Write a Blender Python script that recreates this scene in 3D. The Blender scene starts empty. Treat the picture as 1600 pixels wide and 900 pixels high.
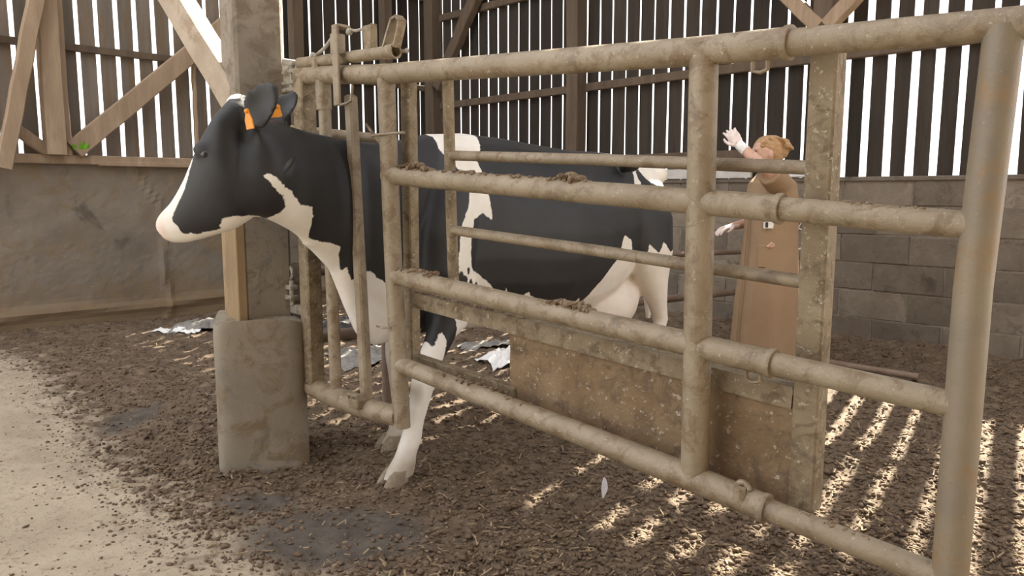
import bpy, bmesh, math, random
import numpy as np
from mathutils import Vector, Matrix

random.seed(7)
RNG = np.random.default_rng(7)
SC = bpy.context.scene
COL = SC.collection

# ------------------------------------------------------------------ camera, light, exposure
cam_d = bpy.data.cameras.new('camera'); cam = bpy.data.objects.new('camera', cam_d); COL.objects.link(cam)
cam_d.sensor_width = 36.0; cam_d.lens = 36.0 * 1180 / 1600; cam_d.clip_start = 0.05; cam_d.clip_end = 500
cam.location = (0, 0, 1.22); cam.rotation_euler = (math.radians(90 - 7.2), 0, 0)
SC.camera = cam
SUN_EL = math.radians(41)
SUN_DIR = Vector((0.556 * math.cos(SUN_EL), 0.831 * math.cos(SUN_EL), math.sin(SUN_EL)))
sun_d = bpy.data.lights.new('sun', 'SUN'); sun = bpy.data.objects.new('sun', sun_d); COL.objects.link(sun)
sun_d.energy = 19.0; sun_d.angle = math.radians(0.53); sun_d.color = (1.0, 0.93, 0.78)
sun.rotation_euler = SUN_DIR.to_track_quat('Z', 'Y').to_euler()
world = bpy.data.worlds.new('hazy_sky'); SC.world = world; world.use_nodes = True
bg = world.node_tree.nodes['Background']
bg.inputs[0].default_value = (0.98, 0.98, 1.0, 1); bg.inputs[1].default_value = 1.6
SC.view_settings.view_transform = 'Standard'; SC.view_settings.look = 'None'
SC.view_settings.gamma = 1.0; SC.view_settings.use_curve_mapping = False
SC.view_settings.exposure = 0.75

# ------------------------------------------------------------------ helpers
def vnoise(x, y, seed=0):
    xi = np.floor(x).astype(np.int64); yi = np.floor(y).astype(np.int64)
    fx = x - xi; fy = y - yi
    fx = fx * fx * (3 - 2 * fx); fy = fy * fy * (3 - 2 * fy)
    def h(a, b):
        n = (a * 374761393 + b * 668265263 + seed * 1442695041) & 0xffffffff
        n = ((n ^ (n >> 13)) * 1274126177) & 0xffffffff
        return ((n ^ (n >> 16)) & 0xffff) / 65535.0
    return (h(xi, yi) * (1 - fx) + h(xi + 1, yi) * fx) * (1 - fy) + (h(xi, yi + 1) * (1 - fx) + h(xi + 1, yi + 1) * fx) * fy

def fbm(x, y, seed=0, oct=4):
    r = 0; a = .5; t = 0
    for i in range(oct):
        r = r + a * vnoise(x, y, seed + i * 17); t += a; a *= .5; x = x * 2.03 + 3.1; y = y * 2.03 + 1.7
    return r / t

def V(*a): return np.array(a, float)
def unit(v): v = np.asarray(v, float); return v / (np.linalg.norm(v) + 1e-12)

class MB:
    def __init__(self): self.v = []; self.f = []; self.n = 0
    def add(self, verts, faces):
        b = self.n; self.v.extend([tuple(map(float, p)) for p in verts]); self.n += len(verts)
        self.f.extend([tuple(b + i for i in q) for q in faces]); return self
    def box(self, c, ax, ay, az, h):
        c = V(*c); ax = unit(ax); ay = unit(ay); az = unit(az)
        vs = [c + ax * sx * h[0] + ay * sy * h[1] + az * sz * h[2] for sz in (-1, 1) for sy in (-1, 1) for sx in (-1, 1)]
        return self.add(vs, [(0, 2, 3, 1), (4, 5, 7, 6), (0, 1, 5, 4), (2, 6, 7, 3), (0, 4, 6, 2), (1, 3, 7, 5)])
    def bevbox(self, c, ax, ay, az, h, b):
        # box with its four long (az) edges chamfered and slightly chamfered ends
        c = V(*c); ax = unit(ax); ay = unit(ay); az = unit(az); X, Y, Z = h
        vs = []
        for z, s in ((-Z, b), (-Z + b, 0), (Z - b, 0), (Z, b)):
            x0, y0 = X - s, Y - s
            for px, py in ((x0 - b, -y0), (x0, -y0 + b), (x0, y0 - b), (x0 - b, y0), (-x0 + b, y0), (-x0, y0 - b), (-x0, -y0 + b), (-x0 + b, -y0)):
                vs.append(c + ax * px + ay * py + az * z)
        fs = [tuple(reversed(range(8))), tuple(range(24, 32))]
        for k in range(3):
            for i in range(8): j = (i + 1) % 8; fs.append((k * 8 + i, k * 8 + j, k * 8 + 8 + j, k * 8 + 8 + i))
        return self.add(vs, fs)
    def tube(self, pts, r, seg=16, caps=True, hollow=0):
        pts = [V(*p) for p in pts]; n = len(pts)
        rs = [r] * n if np.isscalar(r) else list(r)
        up = None; rings = []
        for i in range(n):
            d = unit(pts[min(i + 1, n - 1)] - pts[max(i - 1, 0)])
            if up is None: up = V(0, 0, 1) if abs(d[2]) < .9 else V(1, 0, 0)
            x = unit(np.cross(d, up)); y = np.cross(x, d); up = y
            rings.append([pts[i] + rs[i] * (math.cos(t) * x + math.sin(t) * y) for t in np.linspace(0, 2 * math.pi, seg, endpoint=False)])
        vs = [p for q in rings for p in q]; fs = []
        for k in range(n - 1):
            for i in range(seg): j = (i + 1) % seg; fs.append((k * seg + i, k * seg + j, k * seg + seg + j, k * seg + seg + i))
        if caps: fs.append(tuple(reversed(range(seg)))); fs.append(tuple(range((n - 1) * seg, n * seg)))
        return self.add(vs, fs)
    def pipe_end(self, p, d, r, depth=.05, seg=16):
        # open pipe mouth: a flat rim and the bore inside it
        p = V(*p); d = unit(d); up = V(0, 0, 1) if abs(d[2]) < .9 else V(1, 0, 0); x = unit(np.cross(d, up)); y = np.cross(x, d)
        T = np.linspace(0, 2 * math.pi, seg, endpoint=False); vs = []
        for rr, o in ((r, 0), (r * .72, 0), (r * .72, -depth)):
            vs += [p + d * o + rr * (math.cos(t) * x + math.sin(t) * y) for t in T]
        fs = []
        for k in range(2):
            for i in range(seg): j = (i + 1) % seg; fs.append((k * seg + i, k * seg + j, k * seg + seg + j, k * seg + seg + i))
        fs.append(tuple(range(2 * seg, 3 * seg)))
        return self.add(vs, fs)
    def rings(self, rings):
        n = len(rings[0]); vs = [p for r in rings for p in r]; fs = []
        for k in range(len(rings) - 1):
            for i in range(n): j = (i + 1) % n; fs.append((k * n + i, k * n + j, k * n + n + j, k * n + n + i))
        fs.append(tuple(reversed(range(n)))); fs.append(tuple(range((len(rings) - 1) * n, len(rings) * n)))
        return self.add(vs, fs)
    def ball(self, c, r, seg=14, ring=9, ax=None):
        c = V(*c); r = (r, r, r) if np.isscalar(r) else r
        A = np.eye(3) if ax is None else np.array([unit(a) for a in ax])
        vs = [c + A.T @ V(0, 0, -r[2])]
        for k in range(1, ring):
            t = -math.pi / 2 + math.pi * k / ring
            for i in range(seg):
                a = 2 * math.pi * i / seg
                vs.append(c + A.T @ V(r[0] * math.cos(t) * math.cos(a), r[1] * math.cos(t) * math.sin(a), r[2] * math.sin(t)))
        vs.append(c + A.T @ V(0, 0, r[2])); fs = []; top = len(vs) - 1
        for i in range(seg):
            j = (i + 1) % seg; fs.append((0, 1 + j, 1 + i)); fs.append((top, top - seg + i, top - seg + j))
            for k in range(ring - 2): b = 1 + k * seg; fs.append((b + i, b + j, b + seg + j, b + seg + i))
        return self.add(vs, fs)
    def mesh(self, name, org=(0, 0, 0)):
        me = bpy.data.meshes.new(name); o = V(*org)
        me.from_pydata([tuple(V(*p) - o) for p in self.v], [], self.f); me.update(); return me

def link(name, me, m=None, parent=None, loc=(0, 0, 0), smooth=False):
    o = bpy.data.objects.new(name, me); COL.objects.link(o); o.location = loc
    if m: me.materials.append(m)
    if parent: o.parent = parent
    if smooth: me.polygons.foreach_set('use_smooth', [True] * len(me.polygons))
    return o

def autosmooth(me, ang=40):
    me.polygons.foreach_set('use_smooth', [True] * len(me.polygons))
    try: me.set_sharp_from_angle(angle=math.radians(ang))
    except Exception: pass

def tag(o, label=None, cat=None, group=None, kind=None):
    if label: o['label'] = label
    if cat: o['category'] = cat
    if group: o['group'] = group
    if kind: o['kind'] = kind
    return o

def thing(name, loc, label, cat, group=None):
    o = bpy.data.objects.new(name, None); COL.objects.link(o); o.location = loc; o.empty_display_size = .1
    return tag(o, label, cat, group)

def part(name, mb, m, parent, label=None, smooth=True, ang=40):
    """a part built in world coordinates under its thing (which has no rotation)"""
    org = V(0, 0, 0); p = parent
    while p: org = org + V(*p.location); p = p.parent
    me = mb.mesh(name, org); o = link(name, me, m, parent)
    if smooth: autosmooth(me, ang)
    if label: o['label'] = label
    return o

def single(name, mb, m, loc, label, cat, group=None, kind=None, smooth=True):
    me = mb.mesh(name, loc); o = link(name, me, m, None, loc)
    if smooth: autosmooth(me)
    return tag(o, label, cat, group, kind)

def remeshed(mb, voxel, smooth_it=4, fac=.5):
    """fuses overlapping closed lofts into one continuous surface"""
    me = mb.mesh('tmp'); o = bpy.data.objects.new('tmp', me); COL.objects.link(o)
    r = o.modifiers.new('r', 'REMESH'); r.mode = 'VOXEL'; r.voxel_size = voxel
    if smooth_it:
        s = o.modifiers.new('s', 'SMOOTH'); s.iterations = smooth_it; s.factor = fac
    dg = bpy.context.evaluated_depsgraph_get(); dg.update()
    out = bpy.data.meshes.new_from_object(o.evaluated_get(dg))
    bpy.data.objects.remove(o); bpy.data.meshes.remove(me)
    out.polygons.foreach_set('use_smooth', [True] * len(out.polygons))
    return out

def shift_mesh(me, d):
    co = np.empty(len(me.vertices) * 3); me.vertices.foreach_get('co', co); co = co.reshape(-1, 3) + V(*d)
    me.vertices.foreach_set('co', co.ravel()); me.update()

def get_co(me):
    co = np.empty(len(me.vertices) * 3); me.vertices.foreach_get('co', co); return co.reshape(-1, 3)

# ------------------------------------------------------------------ materials
def ramp(nt, src, stops):
    r = nt.nodes.new('ShaderNodeValToRGB'); cr = r.color_ramp
    while len(cr.elements) < len(stops): cr.elements.new(.5)
    for e, (p, c) in zip(cr.elements, stops):
        e.position = p; e.color = (*c, 1) if not np.isscalar(c) else (c, c, c, 1)
    nt.links.new(src, r.inputs[0]); return r.outputs[0]

def noise(nt, vec, scale, detail=4, rough=.6, dist=0):
    n = nt.nodes.new('ShaderNodeTexNoise'); n.inputs['Scale'].default_value = scale
    n.inputs['Detail'].default_value = detail; n.inputs['Roughness'].default_value = rough; n.inputs['Distortion'].default_value = dist
    if vec is not None: nt.links.new(vec, n.inputs['Vector'])
    return n.outputs['Fac']

def mix(nt, fac, a, b, mode='MIX'):
    m = nt.nodes.new('ShaderNodeMix'); m.data_type = 'RGBA'; m.blend_type = mode
    for sock, v in ((m.inputs[0], fac), (m.inputs[6], a), (m.inputs[7], b)):
        if isinstance(v, (int, float)): sock.default_value = v
        elif isinstance(v, tuple): sock.default_value = (*v, 1)
        else: nt.links.new(v, sock)
    return m.outputs[2]

def base(name):
    m = bpy.data.materials.new(name); m.use_nodes = True; nt = m.node_tree; b = nt.nodes['Principled BSDF']
    tc = nt.nodes.new('ShaderNodeTexCoord'); return m, nt, b, tc.outputs['Object']

def bump(nt, b, h, s, d=.01):
    n = nt.nodes.new('ShaderNodeBump'); n.inputs['Strength'].default_value = s; n.inputs['Distance'].default_value = d
    nt.links.new(h, n.inputs['Height']); nt.links.new(n.outputs[0], b.inputs['Normal'])

def grime(name, c1, c2, c3=None, scale=4, spk=60, spk_c=None, spk_t=.62, rough=.8, bs=.4, stretch=None, metal=0, var=0, spec=.3, dark=None):
    """mottled weathered surface: two ground colours, patches of a third, fine specks, fine relief"""
    m, nt, b, vec = base(name)
    if stretch or var:
        mp = nt.nodes.new('ShaderNodeMapping'); nt.links.new(vec, mp.inputs[0])
        if stretch: mp.inputs['Scale'].default_value = stretch
        if var:
            oi = nt.nodes.new('ShaderNodeObjectInfo'); mu = nt.nodes.new('ShaderNodeMath'); mu.operation = 'MULTIPLY'; mu.inputs[1].default_value = 50
            nt.links.new(oi.outputs['Random'], mu.inputs[0]); nt.links.new(mu.outputs[0], mp.inputs['Location'])
        vec2 = mp.outputs[0]
    else: vec2 = vec
    n1 = noise(nt, vec2, scale, 6, .65, .3)
    c = ramp(nt, n1, [(.32, c1), (.68, c2)])
    if c3:
        n2 = noise(nt, vec2, scale * 2.3, 5, .7, .6); f = ramp(nt, n2, [(.5, 0.), (.62, 1.)]); c = mix(nt, f, c, c3)
    if dark:
        n4 = noise(nt, vec2, scale * 1.4, 5, .7, 1.0); f = ramp(nt, n4, [(.56, 0.), (.7, 1.)]); c = mix(nt, f, c, dark)
    n3 = noise(nt, vec2, spk, 4, .7)
    if spk_c: f = ramp(nt, n3, [(spk_t, 0.), (spk_t + .06, 1.)]); c = mix(nt, f, c, spk_c)
    if var:
        r = ramp(nt, oi.outputs['Random'], [(0, 1 - var), (1, 1 + var)]); c = mix(nt, 1.0, c, r, 'MULTIPLY')
    nt.links.new(c, b.inputs['Base Color']); b.inputs['Roughness'].default_value = rough
    b.inputs['Metallic'].default_value = metal; b.inputs['Specular IOR Level'].default_value = spec
    if bs: bump(nt, b, n3, bs, .006)
    return m

def plain(name, c, rough=.6, spec=.4):
    m, nt, b, vec = base(name); n = noise(nt, vec, 30)
    k = ramp(nt, n, [(.3, tuple(x * .85 for x in c)), (.7, tuple(min(1, x * 1.12) for x in c))])
    nt.links.new(k, b.inputs['Base Color']); b.inputs['Roughness'].default_value = rough; b.inputs['Specular IOR Level'].default_value = spec
    return m

M = {}
M['gate'] = grime('muddy_galvanised_tube', (0.223, 0.169, 0.105), (0.313, 0.257, 0.178), (0.186, 0.128, 0.072), 6, 70, (0.417, 0.367, 0.290), .63, .5, .5, spec=.6, dark=(0.149, 0.110, 0.069))
M['tube_clean'] = grime('worn_grey_tube', (0.175, 0.150, 0.114), (0.251, 0.197, 0.130), (0.230, 0.153, 0.080), 3, 80, (0.320, 0.261, 0.187), .66, .5, .25, spec=.5)
M['gate_dark'] = grime('muddy_square_tube', (0.190, 0.140, 0.083), (0.289, 0.236, 0.158), (0.144, 0.104, 0.060), 7, 55, (0.395, 0.344, 0.264), .6, .68, .6, dark=(0.122, 0.093, 0.062))
M['sheet'] = grime('mud_caked_sheet', (0.177, 0.114, 0.061), (0.265, 0.188, 0.113), (0.151, 0.105, 0.066), 7, 45, (0.442, 0.376, 0.300), .60, .85, .9, dark=(0.114, 0.079, 0.047))
M['dung'] = grime('dried_dung', (0.178, 0.119, 0.072), (0.306, 0.230, 0.153), None, 30, 120, (0.408, 0.340, 0.255), .6, .95, 1.0)
M['steel'] = grime('greyish_iron', (0.264, 0.240, 0.200), (0.384, 0.352, 0.296), (0.200, 0.152, 0.104), 12, 90, (0.480, 0.448, 0.400), .64, .5, .3, spec=.5)
M['conc_pillar'] = grime('grimy_concrete', (0.200, 0.170, 0.132), (0.281, 0.242, 0.191), (0.162, 0.128, 0.093), 4, 70, (0.365, 0.323, 0.264), .68, .9, .5, dark=(0.145, 0.136, 0.119))
M['plinth'] = grime('cast_concrete', (0.212, 0.180, 0.135), (0.294, 0.257, 0.202), (0.189, 0.140, 0.086), 3.2, 60, (0.343, 0.307, 0.253), .7, .92, .45, dark=(0.167, 0.157, 0.140))
M['timber'] = grime('old_timber', (.27, .19, .125), (.40, .30, .21), (.30, .22, .15), 2.5, 40, (.46, .37, .27), .67, .85, .5, stretch=(3, 3, .5))
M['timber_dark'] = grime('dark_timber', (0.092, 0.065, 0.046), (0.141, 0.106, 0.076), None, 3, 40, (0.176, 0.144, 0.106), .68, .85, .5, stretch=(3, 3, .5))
M['timber_beam'] = grime('pale_beam', (.33, .265, .20), (.45, .375, .295), (.30, .23, .165), 3, 40, (.52, .44, .35), .66, .85, .5)
M['facing'] = grime('stained_board', (.24, .165, .085), (.33, .24, .14), (.21, .15, .09), 3, 50, (.38, .30, .2), .68, .8, .4, stretch=(2, 2, .4))
M['plank_lit'] = grime('lit_weathered_plank', (0.159, 0.132, 0.108), (0.240, 0.206, 0.173), (0.205, 0.148, 0.097), 2.0, 30, (0.277, 0.243, 0.205), .66, .85, .4, stretch=(4, 4, .35), var=.28)  # boards of the better lit wall, that light put into a paler colour
M['plank_shaded'] = grime('shaded_plank', (0.030, 0.024, 0.019), (0.052, 0.042, 0.033), (0.037, 0.027, 0.020), 2.0, 30, (0.065, 0.054, 0.045), .68, .85, .4, stretch=(4, 4, .35), var=.25)  # backlit boards: their shade is put into a darker plank colour
M['block'] = grime('grimy_block', (0.142, 0.116, 0.090), (0.237, 0.200, 0.158), (0.180, 0.144, 0.113), 3.5, 45, (0.332, 0.293, 0.239), .65, .92, .5, var=.22, dark=(0.109, 0.086, 0.068))
M['mortar'] = grime('mortar', (0.190, 0.163, 0.131), (0.275, 0.237, 0.189), (0.152, 0.121, 0.095), 4, 40, (0.361, 0.316, 0.252), .64, .95, .5, dark=(0.123, 0.098, 0.077))
M['render'] = grime('grimy_render', (0.166, 0.137, 0.108), (0.248, 0.211, 0.170), (0.207, 0.158, 0.104), 1.6, 30, (0.331, 0.294, 0.248), .66, .9, .4, dark=(0.129, 0.104, 0.083))
def stain_low(m, col, z0, z1):
    nt = m.node_tree; b = nt.nodes['Principled BSDF']; src = b.inputs['Base Color'].links[0].from_socket
    tc = nt.nodes.new('ShaderNodeTexCoord'); sx = nt.nodes.new('ShaderNodeSeparateXYZ'); nt.links.new(tc.outputs['Object'], sx.inputs[0])
    n = noise(nt, tc.outputs['Object'], 3.5, 6, .7, .5); ma = nt.nodes.new('ShaderNodeMath'); ma.operation = 'MULTIPLY_ADD'
    nt.links.new(n, ma.inputs[0]); ma.inputs[1].default_value = 1.1; nt.links.new(sx.outputs[2], ma.inputs[2])
    f = ramp(nt, ma.outputs[0], [(z0, .85), (z1, 0.)]); nt.links.new(mix(nt, f, src, col), b.inputs['Base Color'])
stain_low(M['render'], (.215, .150, .085), .68, .98)
M['skin'] = plain('skin', (.60, .37, .28), .5)
M['coat'] = grime('brown_cotton', (.30, .20, .122), (.36, .25, .155), None, 3, 200, None, .6, .85, .12)
M['hair'] = grime('fair_hair', (.36, .21, .10), (.56, .37, .2), None, 25, 90, (.66, .47, .28), .6, .5, .6, stretch=(1, 1, 3))
M['glove'] = plain('pale_latex', (.78, .66, .62), .4)
M['cuff'] = plain('white_cuff', (.82, .80, .77), .5)
M['boot'] = plain('black_rubber', (.03, .03, .03), .5)
M['black'] = plain('black_gloss', (.012, .011, .011), .12, .6)
M['tagm'] = plain('orange_plastic', (.78, .30, .035), .45)
M['white_bag'] = plain('white_plastic', (.80, .79, .77), .5)
M['grey_bag'] = grime('grey_sheet', (0.144, 0.131, 0.117), (0.288, 0.269, 0.247), None, 20, 60, (0.446, 0.414, 0.370), .62, .75, .5, spec=.3)
M['dark_bag'] = plain('black_plastic', (.055, .05, .05), .4)
M['leaf'] = plain('green_leaf', (.14, .36, .02), .5)
M['feather'] = plain('grey_feather', (.62, .62, .66), .7)
M['straw'] = grime('straw', (.24, .17, .10), (.40, .30, .19), None, 8, 60, None, .6, .8, 0)
M['clod'] = grime('clods', (0.098, 0.068, 0.046), (0.196, 0.140, 0.094), (0.144, 0.099, 0.067), 6, 40, (0.287, 0.222, 0.155), .66, .93, .7)
M['hoofm'] = grime('hoof_horn', (.20, .16, .11), (.33, .27, .2), None, 30, 90, (.42, .36, .28), .6, .8, .5)
M['rust_pipe'] = grime('rusty_pipe', (.17, .12, .085), (.27, .20, .15), None, 6, 60, (.36, .3, .23), .63, .7, .5)
M['roofm'] = grime('old_sheeting', (.15, .13, .11), (.22, .19, .165), None, 2, 20, None, .6, .9, .2)
M['yard'] = grime('pale_bounce_yard', (.36, .32, .26), (.44, .40, .33), None, .6, 20, None, .6, .95, .2)  # unseen yard, colour kept pale to bounce light into the barn
M['wood_white'] = grime('whitewashed_wood', (.46, .44, .41), (.62, .60, .57), None, 6, 50, (.36, .33, .29), .64, .8, .3)

# ground: muck / dry concrete / wet smear read from a surface attribute (what lies where)
def ground_mat():
    m, nt, b, vec = base('muck_and_concrete')
    at = nt.nodes.new('ShaderNodeAttribute'); at.attribute_name = 'cover'
    sp = nt.nodes.new('ShaderNodeSeparateColor'); nt.links.new(at.outputs['Color'], sp.inputs[0])
    n1 = noise(nt, vec, 9, 7, .7, .4); n2 = noise(nt, vec, 42, 5, .7, .5); n3 = noise(nt, vec, 2.2, 5, .6)
    muck = ramp(nt, n1, [(.3, (.080, .056, .038)), (.5, (.140, .100, .067)), (.72, (.225, .168, .117))])
    muck = mix(nt, ramp(nt, n2, [(.58, 0.), (.68, 1.)]), muck, (.265, .20, .14))
    muck = mix(nt, ramp(nt, n2, [(.34, 1.), (.42, 0.)]), muck, (.055, .038, .028))
    conc = ramp(nt, n3, [(.3, (.33, .27, .195)), (.7, (.46, .385, .285))])
    conc = mix(nt, ramp(nt, n2, [(.56, 0.), (.66, .8)]), conc, (.20, .15, .105))
    conc = mix(nt, ramp(nt, n1, [(.54, 0.), (.70, .75)]), conc, (.26, .205, .15))
    wet = ramp(nt, n1, [(.3, (.065, .055, .045)), (.7, (.14, .118, .095))])
    ad = nt.nodes.new('ShaderNodeMath'); ad.operation = 'MULTIPLY_ADD'; nt.links.new(n1, ad.inputs[0]); ad.inputs[1].default_value = .85
    nt.links.new(sp.outputs[0], ad.inputs[2])
    f = ramp(nt, ad.outputs[0], [(.84, 0.), (1.06, 1.)])
    c = mix(nt, f, muck, conc)
    ad2 = nt.nodes.new('ShaderNodeMath'); ad2.operation = 'MULTIPLY_ADD'; nt.links.new(n1, ad2.inputs[0]); ad2.inputs[1].default_value = .5
    nt.links.new(sp.outputs[1], ad2.inputs[2])
    c = mix(nt, ramp(nt, ad2.outputs[0], [(.62, 0.), (.85, 1.)]), c, wet)
    nt.links.new(c, b.inputs['Base Color']); b.inputs['Roughness'].default_value = .9; b.inputs['Specular IOR Level'].default_value = .25
    bump(nt, b, n2, .6, .012)
    return m
M['ground'] = ground_mat()

def coat_mat():
    m, nt, b, vec = base('holstein_coat')
    at = nt.nodes.new('ShaderNodeAttribute'); at.attribute_name = 'coat'
    sp = nt.nodes.new('ShaderNodeSeparateColor'); nt.links.new(at.outputs['Color'], sp.inputs[0])
    n = noise(nt, vec, 28, 4, .7); nf = noise(nt, vec, 8, 4, .6)
    ad = nt.nodes.new('ShaderNodeMath'); ad.operation = 'MULTIPLY_ADD'; nt.links.new(n, ad.inputs[0]); ad.inputs[1].default_value = .30
    nt.links.new(sp.outputs[0], ad.inputs[2])
    f = ramp(nt, ad.outputs[0], [(.63, 0.), (.67, 1.)])
    blk = ramp(nt, nf, [(.3, (.010, .010, .011)), (.7, (.018, .017, .018))])
    wht = ramp(nt, nf, [(.3, (.72, .67, .60)), (.7, (.82, .785, .73))])
    c = mix(nt, f, blk, wht)
    c = mix(nt, sp.outputs[1], c, (.70, .52, .43))
    c = mix(nt, sp.outputs[2], c, (.27, .21, .13))
    nt.links.new(c, b.inputs['Base Color']); b.inputs['Roughness'].default_value = .55; b.inputs['Specular IOR Level'].default_value = .45
    b.inputs['Sheen Weight'].default_value = .05; b.inputs['Sheen Roughness'].default_value = .4
    n3 = noise(nt, vec, 160, 3, .7); bump(nt, b, n3, .15, .003)
    return m
M['cow'] = coat_mat()

# ------------------------------------------------------------------ setting: the barn's own axes
RA = V(-1.0, 9.75, 0); RU = V(.69931, -.71482, 0); RN = V(.71482, .69931, 0)     # right wall: from the corner towards the right, RN points outdoors
LA = V(-4.42, 6.52, 0); LU = V(.72701, .68662, 0); LN = V(-.68662, .72701, 0)    # left wall: LN points outdoors
Z3 = V(0, 0, 1)
def Rp(s, z, o=0): return RA + RU * s + Z3 * z + RN * o
def Lp(s, z, o=0): return LA + LU * s + Z3 * z + LN * o

# floor
xs = np.arange(-6.0, 5.61, .026); ys = np.arange(1.0, 11.3, .026)
GX, GY = np.meshgrid(xs, ys)
def seg_line(px, py, pts):
    """signed side of a polyline given as y(x): positive = nearer the camera"""
    xp = np.array([p[0] for p in pts]); yp = np.array([p[1] for p in pts]); return np.interp(px, xp, yp) - py
EDGE = [(-7, 6.3), (-4.03, 5.75), (-3.45, 5.30), (-2.43, 4.10), (-1.94, 3.45), (-1.33, 2.84), (-.85, 2.42), (-.5, 2.2), (.3, 1.6), (3, 1.0)]
def cover(px, py):
    d = seg_line(px, py, EDGE)
    conc = np.clip(.5 + d * .5, 0, 1)
    wet = np.clip(1.05 - np.hypot((px + .62) / .42, (py - 2.56) / .32) * .75, 0, 1)
    wet = np.maximum(wet, np.clip(.9 - np.hypot((px + 1.0) / .30, (py - 2.85) / .22) * .8, 0, 1))
    wet = np.maximum(wet, np.clip(.85 - np.hypot((px + 2.05) / .22, (py - 3.95) / .5) * .75, 0, 1))
    return conc, wet
def ground_h(px, py):
    conc, wet = cover(px, py)
    k = 1 - np.clip((conc - .45) * 3, 0, 1) * .93
    k = k * (1 - .5 * wet)
    h = (fbm(px * 2.3, py * 2.3, 3) - .5) * .075 + (np.abs(fbm(px * 9, py * 9, 5) - .5)) * -.09 + (fbm(px * 26, py * 26, 8, 3) - .5) * .035
    # muck heaped along the foot of the right wall
    dw = (px - RA[0]) * RN[0] + (py - RA[1]) * RN[1]
    heap = np.clip(1 + dw / .7, 0, 1) ** 2 * (.07 + .05 * fbm(px * 5, py * 5, 21))
    return h * k + .012 + heap
GZ = ground_h(GX, GY)
nx, ny = len(xs), len(ys)
verts = np.stack([GX.ravel(), GY.ravel(), GZ.ravel()], 1)
ii = (np.arange(ny - 1)[:, None] * nx + np.arange(nx - 1)[None]).ravel()
quads = np.stack([ii, ii + 1, ii + nx + 1, ii + nx], 1)
me = bpy.data.meshes.new('floor'); me.vertices.add(len(verts)); me.vertices.foreach_set('co', verts.ravel())
me.loops.add(quads.size); me.loops.foreach_set('vertex_index', quads.ravel()); me.polygons.add(len(quads))
me.polygons.foreach_set('loop_start', np.arange(len(quads)) * 4); me.polygons.foreach_set('loop_total', np.full(len(quads), 4)); me.update(calc_edges=True)
conc, wet = cover(GX, GY); at = me.color_attributes.new('cover', 'FLOAT_COLOR', 'POINT')
buf = np.ones((len(verts), 4), np.float32); buf[:, 0] = conc.ravel(); buf[:, 1] = wet.ravel(); buf[:, 2] = 0
at.data.foreach_set('color', buf.ravel())
tag(link('floor', me, M['ground'], smooth=True), kind='structure')
mb = MB(); mb.add([(-40, -40, -.06), (40, -40, -.06), (40, 50, -.06), (-40, 50, -.06)], [(0, 1, 2, 3)])
tag(link('ground', mb.mesh('ground'), M['yard']), kind='structure')

# right wall: concrete blocks below, gapped vertical boards above
WTOP = 1.33; R0, R1 = -.1, 8.6
mb = MB(); mb.box(Rp((R0 + R1) / 2, WTOP / 2 - .05, .100), RU, RN, Z3, ((R1 - R0) / 2, .090, WTOP / 2 + .04))
wall_r = link('wall_right', mb.mesh('wall_right'), M['mortar']); tag(wall_r, kind='structure')
bms = []
for k in range(6):
    b = MB(); hx, hz = .247, .106
    vs = []
    for y, inset in ((.03, 0), (-.010, 0), (-.016, .006)):
        for (sx, sz) in ((-1, -1), (1, -1), (1, 1), (-1, 1)):
            p = RU * (sx * (hx - inset) + random.uniform(-.006, .006)) + Z3 * (sz * (hz - inset) + random.uniform(-.005, .005)) + RN * (y + random.uniform(-.004, .004))
            vs.append(p)
    b.add(vs, [(0, 1, 5, 4), (1, 2, 6, 5), (2, 3, 7, 6), (3, 0, 4, 7), (4, 5, 9, 8), (5, 6, 10, 9), (6, 7, 11, 10), (7, 4, 8, 11), (8, 9, 10, 11), (3, 2, 1, 0)])
    me = b.mesh('block'); me.materials.append(M['block']); bms.append(me)
for row in range(6):
    z = .07 + row * .2205 + .055
    n = 0
    while True:
        s = R0 + .25 + n * .505 + (row % 2) * .25; n += 1
        if s > R1 - .2: break
        o = bpy.data.objects.new('block', random.choice(bms)); COL.objects.link(o); o.parent = wall_r
        o.location = Rp(s, z, .02 + random.uniform(-.006, .006))

def plank_mesh(w, z0, z1, U, N, name='plank', dep=.0055):
    """one board with wavering edges"""
    b = MB(); K = 7; rr = []
    for k in range(K):
        z = z0 + (z1 - z0) * k / (K - 1); a = -w / 2 + random.uniform(-.0035, .0035); c = w / 2 + random.uniform(-.0035, .0035)
        y = random.uniform(-.002, .002)
        rr.append([U * a + N * (y - dep) + Z3 * z, U * c + N * (y - dep) + Z3 * z, U * c + N * (y + dep) + Z3 * z, U * a + N * (y + dep) + Z3 * z])
    b.rings(rr); return b.mesh(name)
WZ = 6.5
pitch = .1665
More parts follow.
